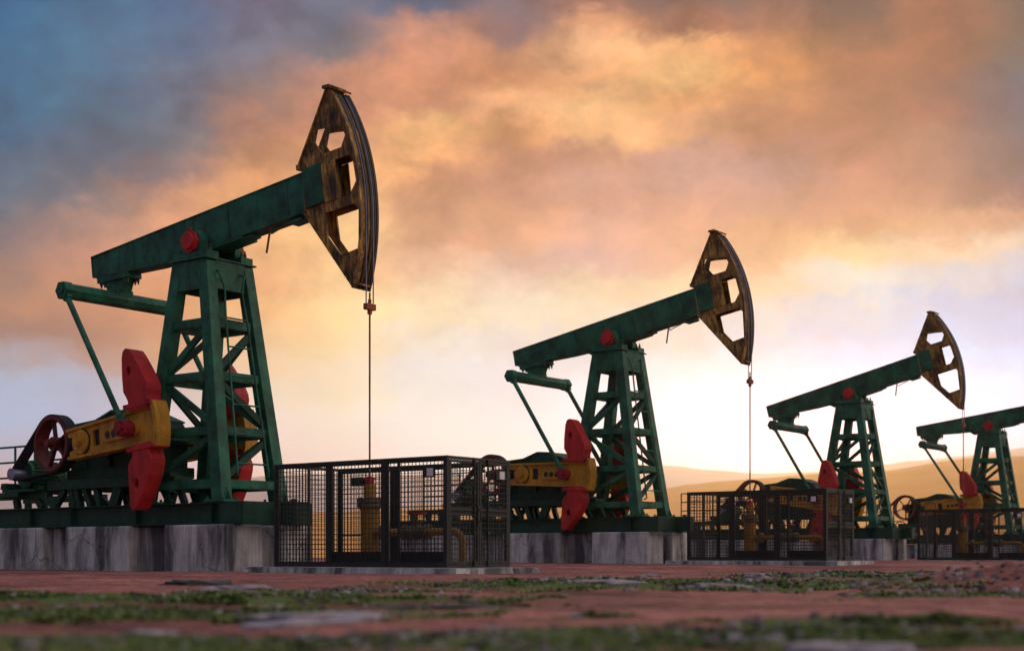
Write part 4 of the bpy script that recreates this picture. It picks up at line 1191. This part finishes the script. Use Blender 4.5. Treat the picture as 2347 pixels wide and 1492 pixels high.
#ROWS_BEGIN
ROWS = [
 (0, [(0.004, 0.122, 0.302), (0.025, 0.137, 0.276), (0.039, 0.124, 0.307), (0.125, 0.130, 0.243), (0.114, 0.163, 0.276), (0.024, 0.100, 0.224), (0.175, 0.129, 0.176), (0.289, 0.123, 0.114), (0.089, 0.067, 0.090), (0.194, 0.119, 0.111), (0.075, 0.053, 0.083), (0.342, 0.125, 0.080), (0.088, 0.082, 0.094)]),
 (60, [(0.004, 0.122, 0.302), (0.025, 0.138, 0.277), (0.036, 0.131, 0.287), (0.140, 0.157, 0.267), (0.093, 0.144, 0.234), (0.551, 0.245, 0.178), (0.179, 0.106, 0.144), (0.867, 0.383, 0.202), (0.206, 0.074, 0.065), (0.359, 0.140, 0.104), (0.086, 0.065, 0.074), (0.343, 0.125, 0.080), (0.088, 0.082, 0.094)]),
 (120, [(0.004, 0.149, 0.325), (0.033, 0.153, 0.295), (0.054, 0.145, 0.283), (0.137, 0.157, 0.249), (0.123, 0.131, 0.175), (0.684, 0.282, 0.181), (0.429, 0.188, 0.113), (0.993, 0.521, 0.262), (0.831, 0.414, 0.179), (0.532, 0.206, 0.095), (0.166, 0.081, 0.066), (0.329, 0.114, 0.076), (0.105, 0.081, 0.079)]),
 (180, [(0.004, 0.146, 0.312), (0.024, 0.138, 0.280), (0.083, 0.149, 0.264), (0.148, 0.143, 0.197), (0.559, 0.244, 0.174), (0.639, 0.256, 0.146), (0.534, 0.211, 0.108), (0.870, 0.413, 0.190), (0.939, 0.515, 0.203), (0.667, 0.261, 0.095), (0.296, 0.110, 0.070), (0.259, 0.093, 0.070), (0.101, 0.090, 0.094)]),
 (240, [(0.004, 0.147, 0.316), (0.029, 0.138, 0.270), (0.075, 0.136, 0.238), (0.260, 0.160, 0.157), (0.640, 0.264, 0.163), (0.661, 0.269, 0.159), (0.848, 0.405, 0.196), (0.931, 0.510, 0.231), (0.685, 0.296, 0.123), (0.520, 0.214, 0.097), (0.341, 0.129, 0.086), (0.192, 0.076, 0.076), (0.046, 0.086, 0.152)]),
 (300, [(0.004, 0.142, 0.293), (0.030, 0.135, 0.242), (0.077, 0.135, 0.218), (0.462, 0.202, 0.140), (0.659, 0.265, 0.157), (0.964, 0.509, 0.208), (0.494, 0.203, 0.096), (0.893, 0.462, 0.211), (0.521, 0.249, 0.149), (0.374, 0.141, 0.091), (0.297, 0.110, 0.077), (0.236, 0.077, 0.083), (0.025, 0.064, 0.167)]),
 (360, [(0.004, 0.131, 0.277), (0.067, 0.139, 0.249), (0.079, 0.129, 0.192), (0.676, 0.286, 0.145), (0.884, 0.405, 0.187), (0.959, 0.462, 0.186), (0.400, 0.166, 0.123), (0.469, 0.212, 0.164), (0.463, 0.245, 0.248), (0.312, 0.134, 0.138), (0.322, 0.114, 0.100), (0.269, 0.121, 0.115), (0.055, 0.074, 0.149)]),
 (420, [(0.041, 0.124, 0.231), (0.070, 0.131, 0.215), (0.193, 0.140, 0.175), (0.927, 0.393, 0.167), (1.025, 0.530, 0.234), (0.507, 0.216, 0.124), (0.518, 0.229, 0.181), (0.478, 0.248, 0.225), (0.454, 0.238, 0.246), (0.308, 0.173, 0.222), (0.439, 0.159, 0.138), (0.273, 0.120, 0.132), (0.037, 0.046, 0.123)]),
 (480, [(0.056, 0.129, 0.223), (0.140, 0.149, 0.197), (0.624, 0.280, 0.177), (1.008, 0.465, 0.187), (1.081, 0.618, 0.293), (0.574, 0.259, 0.165), (0.577, 0.273, 0.181), (0.507, 0.239, 0.224), (0.488, 0.229, 0.211), (0.347, 0.169, 0.189), (0.449, 0.174, 0.147), (0.326, 0.142, 0.140), (0.115, 0.048, 0.126)]),
 (540, [(0.082, 0.132, 0.209), (0.395, 0.223, 0.195), (0.833, 0.374, 0.214), (1.040, 0.508, 0.211), (1.052, 0.666, 0.293), (0.551, 0.271, 0.178), (0.625, 0.300, 0.208), (0.557, 0.308, 0.305), (0.549, 0.258, 0.208), (0.425, 0.205, 0.148), (0.462, 0.203, 0.149), (0.525, 0.272, 0.189), (0.486, 0.238, 0.189)]),
 (600, [(0.188, 0.165, 0.205), (0.597, 0.270, 0.194), (0.867, 0.388, 0.210), (0.971, 0.480, 0.215), (1.033, 0.604, 0.278), (0.810, 0.462, 0.325), (0.592, 0.381, 0.340), (0.477, 0.294, 0.355), (0.497, 0.264, 0.247), (0.444, 0.238, 0.171), (0.607, 0.484, 0.277), (0.579, 0.491, 0.421), (0.662, 0.540, 0.465)]),
 (660, [(0.390, 0.215, 0.179), (0.654, 0.285, 0.179), (0.849, 0.357, 0.182), (0.954, 0.448, 0.209), (1.055, 0.702, 0.342), (0.891, 0.697, 0.472), (0.681, 0.531, 0.487), (0.586, 0.498, 0.405), (0.517, 0.498, 0.367), (0.645, 0.455, 0.383), (0.349, 0.528, 0.608), (0.335, 0.499, 0.704), (0.404, 0.534, 0.761)]),
 (720, [(0.490, 0.230, 0.157), (0.628, 0.273, 0.169), (0.764, 0.315, 0.151), (1.048, 0.571, 0.257), (1.059, 0.772, 0.394), (0.946, 0.822, 0.574), (0.739, 0.735, 0.634), (0.592, 0.613, 0.533), (0.331, 0.507, 0.585), (0.222, 0.446, 0.667), (0.123, 0.432, 0.793), (0.121, 0.407, 0.854), (0.221, 0.450, 0.885)]),
 (780, [(0.362, 0.200, 0.178), (0.446, 0.204, 0.159), (0.627, 0.283, 0.162), (0.963, 0.629, 0.335), (0.998, 0.765, 0.442), (0.773, 0.818, 0.805), (0.598, 0.675, 0.767), (0.420, 0.598, 0.728), (0.276, 0.484, 0.660), (0.051, 0.384, 0.796), (0.027, 0.424, 0.950), (0.066, 0.432, 0.994), (0.172, 0.471, 1.013)]),
 (840, [(0.391, 0.404, 0.529), (0.472, 0.315, 0.320), (0.710, 0.358, 0.218), (0.974, 0.696, 0.453), (0.985, 0.855, 0.650), (0.731, 0.846, 0.942), (0.593, 0.767, 0.972), (0.324, 0.639, 0.939), (0.647, 0.658, 1.000), (0.378, 0.527, 1.019), (0.122, 0.512, 1.171), (0.072, 0.597, 1.228), (0.209, 0.637, 1.282)]),
 (900, [(0.397, 0.618, 0.936), (0.411, 0.531, 0.792), (0.645, 0.600, 0.660), (0.963, 0.837, 0.714), (0.963, 0.878, 0.676), (0.763, 0.922, 1.027), (0.527, 0.762, 1.021), (0.442, 0.794, 1.187), (0.842, 0.745, 1.292), (0.847, 0.839, 1.422), (0.761, 0.666, 1.369), (0.307, 0.723, 1.431), (0.256, 0.799, 1.444)]),
 (980, [(0.400, 0.660, 1.050), (0.430, 0.607, 0.979), (0.795, 0.763, 0.948), (1.020, 0.917, 0.901), (0.942, 0.944, 0.918), (0.799, 0.985, 1.126), (0.527, 0.879, 1.190), (0.632, 0.787, 1.289), (0.854, 0.830, 1.418), (0.854, 0.854, 1.611), (0.850, 0.832, 1.500), (0.804, 0.706, 1.551), (0.204, 0.813, 1.549)]),
 (1060, [(0.485, 0.628, 0.985), (0.446, 0.576, 0.917), (0.847, 0.758, 0.984), (1.035, 0.908, 0.961), (0.941, 0.921, 1.007), (0.800, 0.975, 1.213), (0.562, 0.921, 1.300), (0.671, 0.834, 1.389), (0.854, 0.803, 1.410), (0.854, 0.854, 1.561), (0.854, 0.805, 1.360), (0.810, 0.657, 1.390), (0.213, 0.752, 1.379)]),
 (1130, [(0.766, 0.529, 0.746), (0.515, 0.563, 0.832), (0.692, 0.717, 0.944), (1.013, 0.844, 0.870), (0.958, 0.893, 0.924), (0.792, 0.915, 1.073), (0.483, 0.779, 1.052), (0.571, 0.608, 0.984), (0.727, 0.576, 0.910), (0.736, 0.652, 0.991), (0.728, 0.582, 0.849), (0.683, 0.444, 0.875), (0.184, 0.545, 0.900)]),
 (1271, [(0.755, 0.472, 0.632), (0.550, 0.512, 0.725), (0.680, 0.697, 0.895), (0.965, 0.810, 0.810), (0.926, 0.844, 0.860), (0.775, 0.856, 0.992), (0.474, 0.704, 0.945), (0.571, 0.546, 0.891), (0.736, 0.512, 0.820), (0.727, 0.527, 0.851), (0.692, 0.466, 0.743), (0.664, 0.344, 0.761), (0.167, 0.447, 0.793)]),
]
#ROWS_END
BACK = lin((106, 116, 138)); BRIGHT = tuple(1.35 * v for v in lin((246, 232, 222)))  # unseen sky: BACK kept dim, BRIGHT boosted to light the pumps' head-side faces
def row_ramp(cols):
    st = []
    for p, c in zip(PXC, cols):
        a = math.atan((p - 1173.5) / 3259)
        st.append((0.5 + a / (2 * PI), c))
    back = BACK
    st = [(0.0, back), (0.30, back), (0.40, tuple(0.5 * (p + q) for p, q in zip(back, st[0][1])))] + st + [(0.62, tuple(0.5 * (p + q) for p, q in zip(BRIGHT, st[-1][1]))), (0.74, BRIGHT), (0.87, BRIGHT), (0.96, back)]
    r = ramp(nt, st); r.color_ramp.interpolation = 'B_SPLINE' if False else 'EASE'
    L(u01, r.inputs[0]); return r.outputs[0]
cur = None; prev_el = None
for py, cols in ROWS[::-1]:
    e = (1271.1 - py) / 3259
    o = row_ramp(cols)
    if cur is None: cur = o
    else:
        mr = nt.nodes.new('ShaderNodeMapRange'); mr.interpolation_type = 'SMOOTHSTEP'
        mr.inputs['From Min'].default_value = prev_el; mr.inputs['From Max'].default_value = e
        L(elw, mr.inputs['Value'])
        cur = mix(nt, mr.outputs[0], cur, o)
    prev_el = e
mr = nt.nodes.new('ShaderNodeMapRange'); mr.interpolation_type = 'SMOOTHSTEP'
mr.inputs['From Min'].default_value = 0.45; mr.inputs['From Max'].default_value = 1.4; L(el, mr.inputs['Value'])
cur = mix(nt, mr.outputs[0], cur, lin((172, 176, 192)))
# billow contrast
d1 = cn(21.0, 12, 3.3, 0.58, 0.35)
rd = ramp(nt, [(0.35, (0.70, 0.70, 0.74)), (0.47, (0.95, 0.95, 0.96)), (0.53, (1.04, 1.03, 1.02)), (0.65, (1.32, 1.25, 1.16))]); L(d1.outputs[0], rd.inputs[0])
pf = math_('ABSOLUTE', math_('SUBTRACT', cn(13.0, 5, 5.1, 0.62, 0.3).outputs[0], 0.5))       # puffy heads with dark creases between them
rv = ramp(nt, [(0.0, (0.93, 0.93, 0.95)), (0.05, (0.98, 0.98, 0.98)), (0.14, (1.07, 1.06, 1.04)), (0.30, (1.16, 1.12, 1.07))]); L(pf, rv.inputs[0])
bil = mix(nt, 1.0, rd.outputs[0], rv.outputs[0], 'MULTIPLY')
cl = nt.nodes.new('ShaderNodeMix'); cl.data_type = 'RGBA'; cl.blend_type = 'MULTIPLY'
L(math_('MULTIPLY_ADD', el, 5.0, -0.35, True), cl.inputs[0]); L(cur, cl.inputs[6]); L(bil, cl.inputs[7])
sky = nt.nodes.new('ShaderNodeTexSky'); sky.sky_type = 'NISHITA'; sky.sun_disc = False
sky.sun_elevation = R(SUN_EL)
sun_b = YAW - R(SUN_AZ)                                    # bearing of the sun, counter-clockwise from +Y
sky.sun_rotation = -sun_b
bgs = nt.nodes.new('ShaderNodeBackground'); bgs.inputs[1].default_value = 0.05; L(sky.outputs[0], bgs.inputs[0])
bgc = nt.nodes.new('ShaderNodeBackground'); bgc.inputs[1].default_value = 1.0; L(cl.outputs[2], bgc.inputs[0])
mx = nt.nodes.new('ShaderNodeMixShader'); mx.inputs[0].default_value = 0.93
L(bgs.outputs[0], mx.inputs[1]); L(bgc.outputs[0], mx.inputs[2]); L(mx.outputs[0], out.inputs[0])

# ------------------------------------------------------------------ sun, soft behind the cloud
sd = bpy.data.lights.new('sun', 'SUN'); so = bpy.data.objects.new('sun', sd); COL.objects.link(so)
sd.energy = 1.2; sd.angle = R(10); sd.color = (1.0, 0.72, 0.43)
dirv = Vector((-math.sin(sun_b) * math.cos(R(SUN_EL)), math.cos(sun_b) * math.cos(R(SUN_EL)), math.sin(R(SUN_EL))))
so.rotation_euler = dirv.to_track_quat('Z', 'Y').to_euler()

# ------------------------------------------------------------------ haze
HAZE = 0.00014
if HAZE:
    b = MB(); b.box(-7600, 7600, -7600, 7600, -6, 440)
    m = bpy.data.materials.new('evening_haze'); m.use_nodes = True
    n_ = m.node_tree; n_.nodes.clear()
    o_ = n_.nodes.new('ShaderNodeOutputMaterial'); pv = n_.nodes.new('ShaderNodeVolumePrincipled')
    pv.inputs['Color'].default_value = (1.0, 0.80, 0.54, 1); pv.inputs['Density'].default_value = HAZE; pv.inputs['Anisotropy'].default_value = 0.80
    n_.links.new(pv.outputs[0], o_.inputs['Volume'])
    M['haze'] = m
    ho = bpy.data.objects.new('haze', b.mesh('haze', m)); COL.objects.link(ho)
    tag(ho, 'warm evening haze filling the air around the whole scene', 'haze', kind='stuff')

# ------------------------------------------------------------------ view
sc.view_settings.view_transform = 'Standard'
sc.view_settings.look = 'None'
sc.view_settings.exposure = 0.1; sc.view_settings.gamma = 1.0
sc.view_settings.use_curve_mapping = False
sc.cycles.use_denoising = True
sc.cycles.max_bounces = 6; sc.cycles.volume_bounces = 1; sc.cycles.diffuse_bounces = 3
